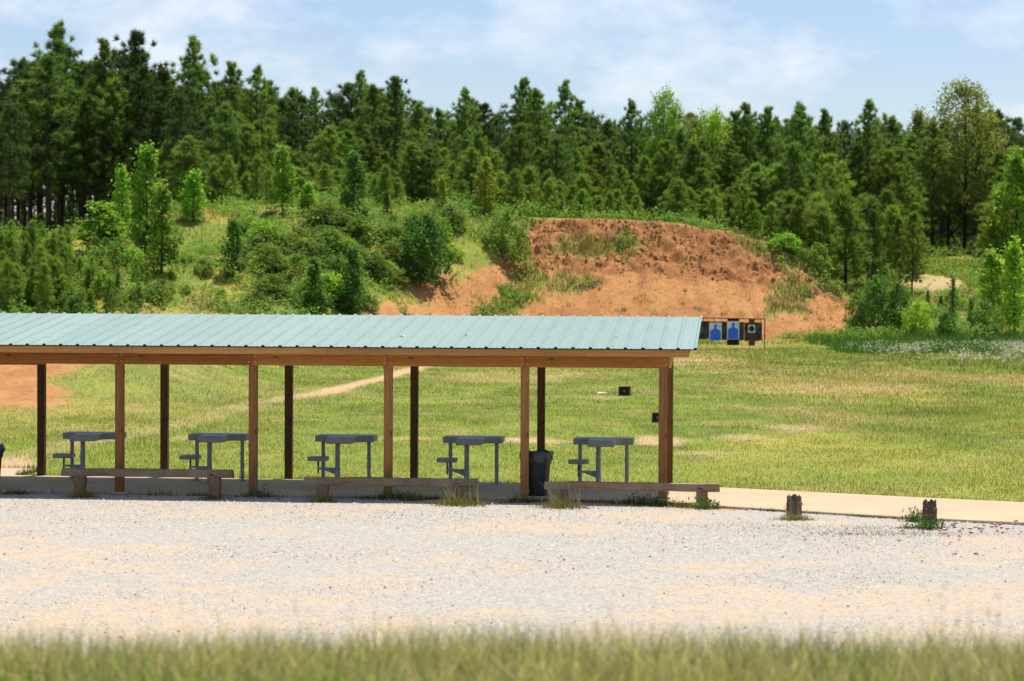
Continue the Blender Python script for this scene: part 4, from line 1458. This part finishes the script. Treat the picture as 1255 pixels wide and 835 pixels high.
def pine(name, seed, h, crown0, rmax, mat, k=44, ln=.36, w=.026, dens=1.0, lean=.0, label='x', cat='pine tree', ragged=.3):
    r = np.random.default_rng(seed)
    t = thing(name, label, cat)
    mb_ = MB()
    ph = r.random() * 6
    def axis(z):
        u_ = z / h
        return np.array([lean * h * u_ ** 2 + .06 * sin(u_ * 5 + ph), .05 * cos(u_ * 4 + ph), z])
    mb_.tube([axis(h * q / 8) for q in range(9)], [h * .0125 * (1 - .92 * q / 8) + .012 for q in range(9)], 6)
    Cs, As = [], []
    z = crown0 * h
    az = r.random() * 6.28
    while z < h - .12:
        u_ = (z - crown0 * h) / (h * (1 - crown0))
        prof = (min(1, .5 + 1.6 * u_) if u_ < .32 else 1) * (1 - max(0, (u_ - .3) / .7) ** 1.7) ** .85 + .13
        nb_ = r.integers(3, 6)
        for q in range(nb_):
            az += 2 * pi / nb_ + r.normal(0, .35)
            ln_b = rmax * prof * r.uniform(.55, 1.2) * (1 if r.random() > ragged else r.uniform(.4, .75))
            el = np.interp(u_, [0, .3, .8, 1], [-.12, .15, .6, 1.05]) + r.normal(0, .14)
            d = np.array([cos(az) * cos(el), sin(az) * cos(el), sin(el)])
            p0 = axis(z)
            p1 = p0 + d * ln_b * .55; p2 = p0 + d * ln_b + np.array([0, 0, .13 * ln_b])
            mb_.tube([p0, p1, p2], [.012 + .011 * ln_b, .01 + .006 * ln_b, .006], 4, cap=False)
            nc = max(2, int(ln_b * 2.7 * dens))
            for c in range(nc):
                s = r.uniform(.38, 1.02) if c else 1.0
                b = p0 + (p1 - p0) * min(1, s / .55) if s < .55 else p1 + (p2 - p1) * (s - .55) / .45
                off = np.array([r.normal(0, 1), r.normal(0, 1), r.normal(0, .5)]) * ln_b * .17 * (1.1 - s * .5)
                cpt = b + off
                a_ = d * .8 + off / (np.linalg.norm(off) + .1) * .5 + np.array([0, 0, .55])
                Cs.append(cpt); As.append(a_ / np.linalg.norm(a_))
        z += r.uniform(.32, .55) * (1.0 - .35 * u_) * (h / 12) ** .5
    for q in range(3):
        Cs.append(axis(h - .05 - .12 * q)); As.append(np.array([0, 0, 1.0]))
    # dead lower limbs
    zz = h * .12
    while zz < crown0 * h and crown0 > .2:
        an = r.random() * 6.28; l_ = r.uniform(.3, 1.0)
        p0 = axis(zz)
        mb_.tube([p0, p0 + np.array([cos(an) * l_, sin(an) * l_, r.uniform(-.1, .25)])], [.018, .006], 3, cap=False)
        zz += r.uniform(.25, .6)
    mb_.build('trunk', M['bark'], t)
    v = needle_tris(np.array(Cs), np.array(As), k, ln, w, r)
    link('crown', mesh_np('crown', v, np.arange(len(v)).reshape(-1, 3), mat), t)
    return t


def broad(name, seed, h, rad, mat, shape='cone', trunk=.25, size=.16, k=26, n=60, label='x', cat='tree', bark='bark', clump=.34):
    r = np.random.default_rng(seed)
    t = thing(name, label, cat)
    mb_ = MB(); Cs = []
    multi = shape == 'bush'
    if not multi:
        mb_.tube([(0, 0, -.1), (.04 * h * .2, .02, h * .35), (.0, .05, h * .7), (.02, 0, h * .97)], [h * .016 + .012, h * .012 + .01, h * .007 + .008, .006], 6)
    lobes = [(r.uniform(0, 6.28), r.uniform(.25, 1), r.uniform(.55, 1.15)) for q in range(9)]
    for q in range(n):
        u_ = (q + r.random()) / n
        z = h * (trunk + (1 - trunk) * u_)
        if shape == 'cone': pr = (min(1, .6 + u_ * 3)) * (1 - u_) ** .72 + .07
        elif shape == 'column': pr = min(1, .55 + u_ * 2.5) * (1 - u_ ** 2.6) ** .8 * .9 + .1
        elif shape == 'round': pr = sqrt(max(0, 1 - (2 * u_ - 1) ** 2)) + .05
        else: pr = sqrt(max(0, 1 - u_ ** 2)) + .05
        an = r.random() * 6.28
        lob = 1 + sum(.22 * (lw - .85) * cos(an - a_) * (1 if abs(u_ - l_) < .3 else 0) for a_, l_, lw in lobes)
        rr = rad * pr * lob * sqrt(r.uniform(.12, 1.0))
        c = np.array([cos(an) * rr, sin(an) * rr, z + r.normal(0, .05 * h * .3)])
        if r.random() < .14: continue
        Cs.append(c)
        s = np.array([0, 0, max(.02, z - rr * .75)]) if not multi else np.array([cos(an) * rr * .15, sin(an) * rr * .15, 0])
        if q % 2 == 0:
            m_ = (s + c) / 2 + np.array([0, 0, -.05 * rr])
            mb_.tube([s, m_, c], [.008 + .006 * h * .3, .008 + .003 * h * .3, .004], 4, cap=False)
    Cs.append(np.array([0, 0, h * .97])); Cs.append(np.array([.02, 0, h * .9]))
    mb_.build('stem' if multi else 'trunk', M[bark], t)
    v = leaf_quads(np.array(Cs), k, clump, size, r)
    link('crown' if not multi else 'foliage', mesh_np('crown', v, np.arange(len(v)).reshape(-1, 4), mat), t)
    return t


HIDE = []


def proto(o, h):
    o['h'] = h
    HIDE.append(o)
    return o


PINES = [proto(pine('pine_tree', 100 + i, 13, c0, rm, M['pine_dark' if i % 2 else 'pine'], k=46, w=.024, dens=d, lean=le, ragged=.4), 13)
         for i, (c0, rm, d, le) in enumerate([(.34, 2.0, 1.05, .0), (.42, 1.8, 1.0, .02), (.28, 2.2, 1.0, -.015), (.46, 1.7, .9, .0), (.32, 1.9, 1.15, .0), (.40, 2.3, .85, .02)])]
MIDP = [proto(pine('small_pine', 140 + i, 8, c0, rm, M[mt], k=44, w=.022, dens=d, ln=.33, cat='young pine'), 8)
        for i, (c0, rm, d, mt) in enumerate([(.10, 1.5, 1.2, 'pine'), (.16, 1.35, 1.15, 'pine_young'), (.08, 1.6, 1.15, 'pine'), (.22, 1.25, 1.15, 'pine_young')])]
YOUNG = [proto(pine('young_pine', 160 + i, 4.5, .05, rm, M['pine_young'], k=30, dens=1.25, ln=.32, w=.02, cat='young pine', ragged=.55), 4.5)
         for i, rm in enumerate([1.0, .85, 1.15])]
SAP = [proto(broad('sapling', 200 + i, 4, rd, M[mt], sh, tr, .20, 25, n, cat='sapling', clump=.31), 4)
       for i, (rd, mt, sh, tr, n) in enumerate([(1.0, 'leaf_bright', 'column', .15, 85), (.85, 'leaf_bright', 'cone', .10, 75), (.85, 'leaf_yellow', 'column', .08, 65),
                                                (.9, 'leaf_dark', 'column', .04, 80), (1.0, 'leaf_dark', 'cone', .03, 85), (.95, 'leaf_yellow', 'cone', .06, 70)])]
BUSH = [proto(broad('shrub', 230 + i, 2, rd, M[mt], 'bush', .03, .16, 28, n, cat='shrub', clump=.27), 2)
        for i, (rd, mt, n) in enumerate([(1.4, 'leaf_vine', 85), (1.5, 'leaf_dark', 95), (1.3, 'leaf_bright', 80), (1.6, 'leaf_vine', 95)])]
OAK = [proto(broad('broadleaf_tree', 260 + i, 12, rd, M[mt], sh, .25 if i != 1 else .4, .22, 60, n, cat='tree', clump=.55), 12)
       for i, (rd, mt, sh, n) in enumerate([(3.6, 'leaf_oak', 'round', 210), (2.8, 'leaf_bright', 'round', 170), (3.0, 'leaf_oak', 'column', 170)])]
NARROW = [proto(broad('cedar_sapling', 280, 3, .45, M['leaf_dark'], 'cone', .02, .12, 26, 60, cat='sapling', clump=.20), 3)]


def plant(pr, px, ybase, ytop, hw, label, group=None, D=None, wscale=1.0, name=None, cat=None, d0=100):
    """place a copy on the terrain where the photograph shows its foot"""
    if D is None:
        x, y, z = drop(px, ybase, d0)
    else:
        x, y, _ = at(px, ybase, D); z = hz(x, y)
    h = max(.4, at(px, ytop, y)[2] - z)
    s = h / pr['h']
    ws = s
    if hw:
        dims = [c for c in pr.children if c.name.startswith(('crown', 'foliage'))][0].dimensions
        ws = (2 * hw / FOC * y) / (max(dims.x, dims.y) * .92)
        ws = min(max(ws, s * .45), s * 2.2)
    o = dup(pr, (x, y, z - .05), RNG.uniform(0, 6.28), (ws, ws, s), label, group, cat)
    return o


# young broadleaf trees on the slope and along the crest, each as seen
singles = [
    (SAP[0], 180, 312, 183, 27, 'tall bright green sapling rising highest in front of the dark pines at left'),
    (SAP[1], 198, 338, 231, 23, 'bright leafy sapling with a thin dark stem, just right of and before the tallest one'),
    (SAP[0], 122, 312, 250, 36, 'broad bushy bright green sapling among the young pines at left'),
    (SAP[1], 150, 285, 208, 17, 'loose bright sapling half hidden behind the tallest bright one'),
    (SAP[1], 237, 272, 212, 20, 'open airy sapling at the left end of the hill crest'),
    (SAP[3], 286, 342, 270, 19, 'dark green narrow sapling standing alone on the weedy slope'),
    (SAP[0], 346, 262, 182, 19, 'tall mid green sapling on the crest above the lone dark one'),
    (SAP[1], 378, 262, 225, 14, 'small thin sapling between two taller ones on the crest'),
    (SAP[4], 434, 269, 190, 27, 'dark full sapling with pale leaf tips on the crest'),
    (NARROW[0], 474, 268, 235, 8, 'narrow dark column shaped cedar sapling on the crest'),
    (SAP[5], 542, 262, 217, 11, 'small yellow green sapling on the crest left of centre'),
    (SAP[2], 595, 264, 196, 18, 'tall yellow-tipped sapling behind the shrub at the clay edge'),
    (SAP[5], 672, 262, 210, 19, 'yellow green sapling above the left end of the bare clay top'),
    (SAP[2], 721, 264, 225, 10, 'slim yellowish sapling above the middle of the clay top'),
    (SAP[2], 768, 266, 228, 23, 'wide yellow green sapling above the clay face'),
    (SAP[5], 797, 267, 238, 15, 'low yellow green bushy sapling touching the wide one'),
    (SAP[5], 845, 268, 240, 16, 'pale yellowish low sapling on the crest right of centre'),
    (SAP[2], 884, 270, 235, 10, 'yellowish slim sapling left of a dark one near the right end of the clay top'),
    (SAP[3], 906, 275, 222, 11, 'dark green upright sapling near the right end of the clay top'),
    (BUSH[1], 522, 350, 268, 42, 'big dark shrub overhanging the clay bank left of the bare face'),
    (BUSH[0], 620, 322, 262, 34, 'mid green shrub on the brow at the left edge of the clay face'),
    (SAP[4], 386, 388, 318, 20, 'leafy dark sapling just above the roof line, left of its twin clump'),
    (SAP[3], 432, 388, 305, 22, 'leafy sapling just above the roof line at the thicket edge'),
    (BUSH[2], 962, 318, 286, 26, 'green shrub on the right shoulder of the clay face'),
    (BUSH[0], 1002, 336, 300, 22, 'low shrub on the falling right edge of the hill'),
    (BUSH[1], 1072, 408, 344, 28, 'dark rounded shrub at the right foot of the clay hill'),
    (BUSH[1], 1100, 406, 350, 18, 'dark upright shrub beside the rounded one at the foot of the hill'),
    (BUSH[0], 1050, 395, 360, 18, 'small green shrub at the right edge of the clay'),
    (BUSH[2], 1125, 412, 370, 24, 'bright shrub in the scrub right of the dark shrubs'),
    (BUSH[0], 1205, 414, 372, 24, 'grey green shrub above the white wildflowers'),
    (BUSH[1], 1160, 414, 384, 20, 'low dark shrub behind the tall grass band'),
    (NARROW[0], 1137, 378, 356, 5, 'tiny dark conifer before the sandy clearing'),
    (NARROW[0], 1168, 390, 340, 7, 'tall thin conifer sapling at the right of the clearing'),
    (NARROW[0], 1190, 412, 366, 7, 'thin dark conifer sapling in the scrub below the clearing'),
    (NARROW[0], 1153, 382, 362, 5, 'small conifer in the middle of the clearing edge'),
    (SAP[0], 1246, 345, 192, 32, 'bright green broadleaf tree at the right edge of the photo'),
    (SAP[0], 1216, 392, 310, 26, 'leafy scrub tree with a forked dark stem at the right'),
    (SAP[1], 1243, 410, 300, 24, 'bright bushy tree at the right edge below the taller one'),
    (MIDP[1], 1118, 360, 262, 24, 'slender pine with a bare lower stem left of the clearing'),
    (MIDP[3], 1102, 350, 268, 18, 'thin pine behind the slender one at the clearing'),
    (MIDP[0], 1070, 352, 246, 24, 'dense young pine above the right foot of the hill'),
]
for pr, px, yb, yt, hw, lb in singles:
    plant(pr, px, yb, yt, hw, lb)

r_ = np.random.default_rng(77)
# leafy thicket on the left part of the hill
for k in range(95):
    px = r_.uniform(300, 565); py = r_.uniform(278, 384)
    if py > 345 and px > 470: continue
    x, y, z = drop(px, py, 100)
    pr = BUSH[[0, 3, 0, 2, 3, 1][k % 6]]
    s = r_.uniform(.45, .95)
    dup(pr, (x, y, z - .1), r_.uniform(0, 6.28), (s, s, s * r_.uniform(.6, .95)), 'one of the low leafy shrubs of the thicket on the left half of the hill', 'thicket shrubs on the hill')
# shrubs scattered along the shoulder, crest and the right-hand scrub
for k in range(26):
    px = r_.uniform(1040, 1252); py = r_.uniform(352, 412)
    if 1120 < px < 1180 and py < 372: continue
    x, y, z = drop(px, py, 100)
    s = r_.uniform(.3, .8)
    dup(BUSH[k % 4], (x, y, z - .1), r_.uniform(0, 6.28), (s, s, s * r_.uniform(.8, 1.2)), 'one of the mixed green shrubs in the scrub on the right slope', 'scrub on the right slope')
for k in range(16):
    px = r_.uniform(925, 1035); py = 282 + (px - 925) * .45 + r_.uniform(0, 14)
    x, y, z = drop(px, py, 100); s = r_.uniform(.2, .42)
    dup(BUSH[(k * 3) % 4], (x, y, z - .05), r_.uniform(0, 6.28), (s, s, s), 'one of the small bushes along the falling right edge of the hill', 'bushes on the right edge of the hill')
for k in range(12):
    px = r_.uniform(190, 330); py = r_.uniform(290, 384)
    x, y, z = drop(px, py, 100); s = r_.uniform(.18, .4)
    dup(BUSH[(k * 3) % 4], (x, y, z - .05), r_.uniform(0, 6.28), (s, s, s), 'one of the small bushes dotted on the weedy left slope', 'small bushes on the left slope')
# young pines at the left
for k in range(78):
    px = r_.uniform(-45, 190); py = r_.uniform(305, 396)
    if px > 130 and k % 2: px -= 90
    yt = np.interp(px, [-40, 20, 60, 100, 130, 190], [238, 245, 272, 312, 330, 335]) + r_.uniform(0, 45)
    yt = max(min(yt, py - 32), py - r_.uniform(42, 72))
    plant(YOUNG[k % 3], px, py, yt, 0, 'one of the soft young pines crowding the slope above the left end of the roof', 'young pines on the left slope')
for k in range(56):
    px = r_.uniform(-20, 215); py = r_.uniform(335, 394) if k < 34 else r_.uniform(294, 335)
    x, y, z = drop(px, py, 100); s = r_.uniform(.3, .6)
    dup(BUSH[[0, 2, 3][k % 3]], (x, y, z - .1), r_.uniform(0, 6.28), (s, s, s * r_.uniform(.9, 1.5)), 'one of the leafy bushes tangled among the young pines at the left', 'brush among the young pines')

# ------------------------------------------------------------------ the pine wood
SKX = [-90, 0, 20, 60, 72, 92, 120, 150, 170, 200, 218, 235, 258, 285, 310, 345, 400, 440, 480, 520, 570, 610, 640, 690, 730, 770, 812, 850, 880, 930, 975, 1010, 1060, 1110, 1150, 1185, 1225, 1260, 1300]
SKY = [70, 62, 78, 62, 42, 72, 74, 72, 45, 82, 74, 57, 100, 82, 100, 95, 108, 100, 100, 122, 118, 126, 108, 118, 128, 140, 125, 138, 138, 142, 140, 152, 138, 146, 140, 128, 132, 150, 160]
peaks = [(72, 36, 'tallest dark pine with a pointed top at the far left'), (168, 42, 'tall pine with a clumpy top, second highest peak at left'), (234, 53, 'tall pointed pine right of the two highest left ones'),
         (30, 92, 'pine with a narrow pointed tip near the left edge'), (128, 54, 'broad shouldered pine between the two highest left peaks'), (284, 80, 'full round topped pine where the wood steps down'),
         (315, 86, 'narrow pine tip just right of the round topped one'), (444, 92, 'pine with a small tufted tip left of centre'), (484, 97, 'dark pine tip left of centre beside the tufted one'),
         (570, 112, 'dense flat topped pine near the centre'), (643, 101, 'sharp pointed pine in the centre of the skyline'), (692, 102, 'thin ragged pine tip with bare gaps right of centre'),
         (773, 126, 'slim pine spire left of the bright broadleaf crown'), (912, 132, 'thin pine top right of the broadleaf crowns'), (940, 135, 'paired pine top above the right part of the clay'),
         (980, 132, 'ragged open pine top above the right shoulder of the hill'), (1062, 128, 'pine spire standing clear at the right'), (1010, 138, 'leaning pine top right of the ragged one')]
placed = []


def free(x, y, d):
    for a, b in placed:
        if (a - x) ** 2 + (b - y) ** 2 < d * d: return False
    placed.append((x, y)); return True


for k, (px, py, lb) in enumerate(peaks):
    D = 186 + 10 * r_.random()
    x, y, _ = at(px, 300, D); z = hz(x, y); free(x, y, 1)
    h = at(px, py, D)[2] - z
    s = h / 13
    dup(PINES[k % 6 if k < 5 else (k * 2) % 6], (x, y, z - .1), r_.uniform(0, 6.28), (s * .95, s * .95, s), lb)
for pr, px, yt, hw, D, lb in ((OAK[0], 1182, 104, 44, 206, 'olive green broadleaf tree with a wide crown above the right wood'), (OAK[1], 812, 114, 26, 188, 'bright green broadleaf crown above the pines right of centre'),
                              (OAK[1], 872, 138, 28, 192, 'bright broadleaf crown just right of the tallest bright one'), (OAK[2], 1125, 138, 26, 208, 'olive broadleaf crown left of the widest one'),
                              (OAK[0], 850, 146, 26, 200, 'low rounded broadleaf crown between the two bright crowns')):
    x, y, _ = at(px, 300, D); z = hz(x, y); free(x, y, 1)
    h = at(px, yt, D)[2] - z; s = h / 12
    ws = 2 * hw / FOC * D / 6.5
    dup(pr, (x, y, z - .1), r_.uniform(0, 6.28), (ws, ws, s), lb)


def zone(px):
    return 'left' if px < 300 else ('middle' if px < 900 else 'right')


wood_lab = {('back', 'left'): 'one of the tall dark pines in the dense stand at the left of the wood',
            ('back', 'middle'): 'one of the pines forming the skyline behind the middle of the hill',
            ('back', 'right'): 'one of the tall pines with bare trunks in the wood at the right',
            ('mid', 'left'): 'one of the middling pines filling the wood edge at the left',
            ('mid', 'middle'): 'one of the middling pines in the wood edge behind the clay hill',
            ('mid', 'right'): 'one of the middling pines in the wood edge at the right',
            ('front', 'left'): 'one of the small light green pines along the left crest',
            ('front', 'middle'): 'one of the small light green pines along the crest behind the clay',
            ('front', 'right'): 'one of the small light green pines right of the clay hill'}
cnt = 0
for layer, n_, d0, d1, lo, hi, gap in (('back', 160, 186, 230, 0, 46, 1.7), ('mid', 135, 178, 193, 38, 95, 1.15), ('front', 125, 170, 181, 88, 152, 1.1)):
    k = 0; tries = 0
    while k < n_ and tries < 6000:
        tries += 1
        px = r_.uniform(-60, 1315)
        D = r_.uniform(d0, d1)
        if px < 225 and layer != 'back' and r_.random() < (1.0 if layer == 'front' else .9): continue
        if px > 1080 and layer != 'back' and 1125 < px < 1215: continue
        if px > 1040: D += 14
        sk = np.interp(px, SKX, SKY)
        yt = sk + r_.uniform(lo, hi)
        x, y, _ = at(px, 300, D); z = hz(x, y)
        h = at(px, yt, D)[2] - z
        if h < 2.0 or not free(x, y, gap): continue
        pr = PINES[r_.integers(3) * 2 + (1 if r_.random() < np.interp(px, [150, 500, 900], [.9, .5, .15]) else 0)] if layer == 'back' else (MIDP[r_.integers(4)] if h < 10 else PINES[[0, 2, 4][r_.integers(3)]])
        if layer == 'mid' and px < 260: pr = PINES[[1, 3, 5, 2][r_.integers(4)]]
        if layer == 'front': pr = YOUNG[r_.integers(3)] if (h < 5.5 or r_.random() < .4) else MIDP[[1, 3, 1, 0][r_.integers(4)]]
        s = h / pr['h']
        ws = s * r_.uniform(.92, 1.28) * (1.15 if s < .75 else 1)
        if px > 1130 and layer == 'back': ws *= 1.1
        zn = zone(px)
        dup(pr, (x, y, z - .1), r_.uniform(0, 6.28), (ws, ws, s), wood_lab[(layer, zn)], 'wood %s layer %s' % (layer, zn))
        k += 1

# deep wood behind, one mass
rd = np.random.default_rng(91)
vsl = []
for k in range(460):
    D = rd.uniform(228, 310); px = rd.uniform(-90, 1345)
    x, y, _ = at(px, 300, D); z = hz(x, y)
    h = at(px, np.interp(px, SKX, SKY) + rd.uniform(8, 55), D)[2] - z
    m = 60
    zz = z + h * (1 - (1 - rd.random(m)) * 1.0)
    u_ = (zz - z) / h
    rr = 2.3 * (1.08 - u_) ** .6 * np.sqrt(rd.random(m)); an = rd.random(m) * 6.28
    C = np.stack([x + np.cos(an) * rr, y + np.sin(an) * rr, zz], 1)
    Ax = np.stack([np.cos(an) * .6, np.sin(an) * .6, np.full(m, .7)], 1)
    vsl.append(needle_tris(C, Ax, 14, .75, .06, rd))
    tw = .14
    vsl.append(np.array([(x - tw, y, z - .2), (x + tw, y, z - .2), (x, y, z + h), (x, y - tw, z - .2), (x, y + tw, z - .2), (x, y, z + h)]))
for k in range(330):
    D = rd.uniform(222, 258); px = rd.uniform(-90, 1345) if k % 3 else rd.uniform(-90, 330)
    x, y, _ = at(px, 300, D); z = hz(x, y); m = 26
    C = np.stack([x + rd.normal(0, 1.1, m), y + rd.normal(0, 1.0, m), z + rd.uniform(0, 4.6, m)], 1)
    vsl.append(needle_tris(C, np.tile([0, 0, 1.0], (m, 1)), 12, .7, .06, rd))
v = np.concatenate(vsl)
tag(link('far_wood', mesh_np('far_wood', v, np.arange(len(v)).reshape(-1, 3), M['pine_dark'])), 'deep pine wood closing the view behind the wood edge', 'wood', kind='stuff')

# understory scrub in the wood edge, one mass
X = rng.uniform(-45, 50, 52000); Y = rng.uniform(171, 215, 52000)
k = (np.abs(X) < Y * .2115 + 2) & ~((X > 26) & (X < 38) & (Y > 172) & (Y < 196)) & (rng.random(52000) < sst(.36, .58, fbm(X * .35, Y * .2, 3)))
X, Y = X[k], Y[k]
C = np.stack([X, Y, height(X, Y) + rng.uniform(0, 1.3, len(X)) * fbm(X * .5, Y * .5, 2) * 1.4], 1)
v = leaf_quads(C[::2], 5, .3, .2, rng)
tag(link('understory', mesh_np('understory', v, np.arange(len(v)).reshape(-1, 4), M['leaf_vine'])), 'low green understory along the edge of the wood', 'undergrowth', kind='stuff')

X = rng.uniform(-52, -22, 9000); Y = rng.uniform(196, 236, 9000)
C = np.stack([X, Y, height(X, Y) + rng.uniform(0, 3.6, 9000) * (.4 + fbm(X * .3, Y * .3, 2))], 1)
v = leaf_quads(C, 4, .4, .3, rng)
tag(link('wood_undergrowth', mesh_np('wood_undergrowth', v, np.arange(len(v)).reshape(-1, 4), M['leaf_dark'])), 'shaded undergrowth between the tall pine trunks at the left', 'undergrowth', kind='stuff')

for o in HIDE:
    for c in list(o.children):
        bpy.data.objects.remove(c)
    bpy.data.objects.remove(o)
for o in bpy.data.objects:
    if 'h' in o: del o['h']

# ------------------------------------------------------------------ light, sky, camera
SUN = Vector((.208, .281, 1.0)).normalized()
sun = bpy.data.lights.new('sun', 'SUN'); sun.energy = 5.0; sun.angle = radians(.5); sun.color = (1, .94, .83)
so = bpy.data.objects.new('sun', sun); COL.objects.link(so)
so.rotation_euler = SUN.to_track_quat('Z', 'Y').to_euler()

w = bpy.data.worlds.new('World'); scene.world = w; w.use_nodes = True
N, K = w.node_tree.nodes, w.node_tree.links
N.clear()
wo = N.new('ShaderNodeOutputWorld'); bg = N.new('ShaderNodeBackground'); K.new(bg.outputs[0], wo.inputs[0])
sky = N.new('ShaderNodeTexSky'); sky.sky_type = 'NISHITA'; sky.sun_disc = False
sky.sun_elevation = math.asin(SUN.z); sky.sun_rotation = atan2(SUN.x, SUN.y)
sky.air_density = 1.0; sky.dust_density = .6; sky.ozone_density = 2.6
tc = N.new('ShaderNodeTexCoord')
mp = N.new('ShaderNodeMapping'); mp.inputs['Scale'].default_value = (13, 13, 27); mp.inputs['Location'].default_value = (-.45, .4, .15)
K.new(tc.outputs['Generated'], mp.inputs[0])
cn = noise(N, K, 1.0, 10, .60, mp.outputs[0], .05)
cf = ramp(N, K, cn, .455, .65, (0, 0, 0), (.58, .58, .58))
hsn = N.new('ShaderNodeHueSaturation'); hsn.inputs['Saturation'].default_value = 1.08; hsn.inputs['Value'].default_value = 1.0
K.new(sky.outputs[0], hsn.inputs['Color'])
skc = mixc(N, K, hsn.outputs[0], (.97, .93, 1.0), 1.0, 'MULTIPLY')
mx = mixc(N, K, skc, (7.6, 7.7, 8.1), cf)
K.new(mx, bg.inputs[0])
bg.inputs[1].default_value = .11

cam = bpy.data.cameras.new('camera'); co = bpy.data.objects.new('camera', cam); COL.objects.link(co)
cam.sensor_width = 36; cam.lens = FOC * 36 / PW
cam.clip_end = 8000; cam.clip_start = .1
co.matrix_world = Matrix.Translation((0, 0, CAMZ)) @ Matrix.Rotation(pi / 2 - PITCH, 4, 'X') @ Matrix.Rotation(ROLL, 4, 'Z')
cam.dof.use_dof = True; cam.dof.focus_distance = 44.0; cam.dof.aperture_fstop = 2.5
scene.camera = co
vs_ = scene.view_settings
vs_.view_transform = 'Standard'; vs_.look = 'None'; vs_.exposure = 0.3; vs_.gamma = 1.0
scene.cycles.max_bounces = 8; scene.cycles.diffuse_bounces = 5; scene.cycles.transmission_bounces = 6; scene.cycles.transparent_max_bounces = 4
scene.cycles.use_denoising = True
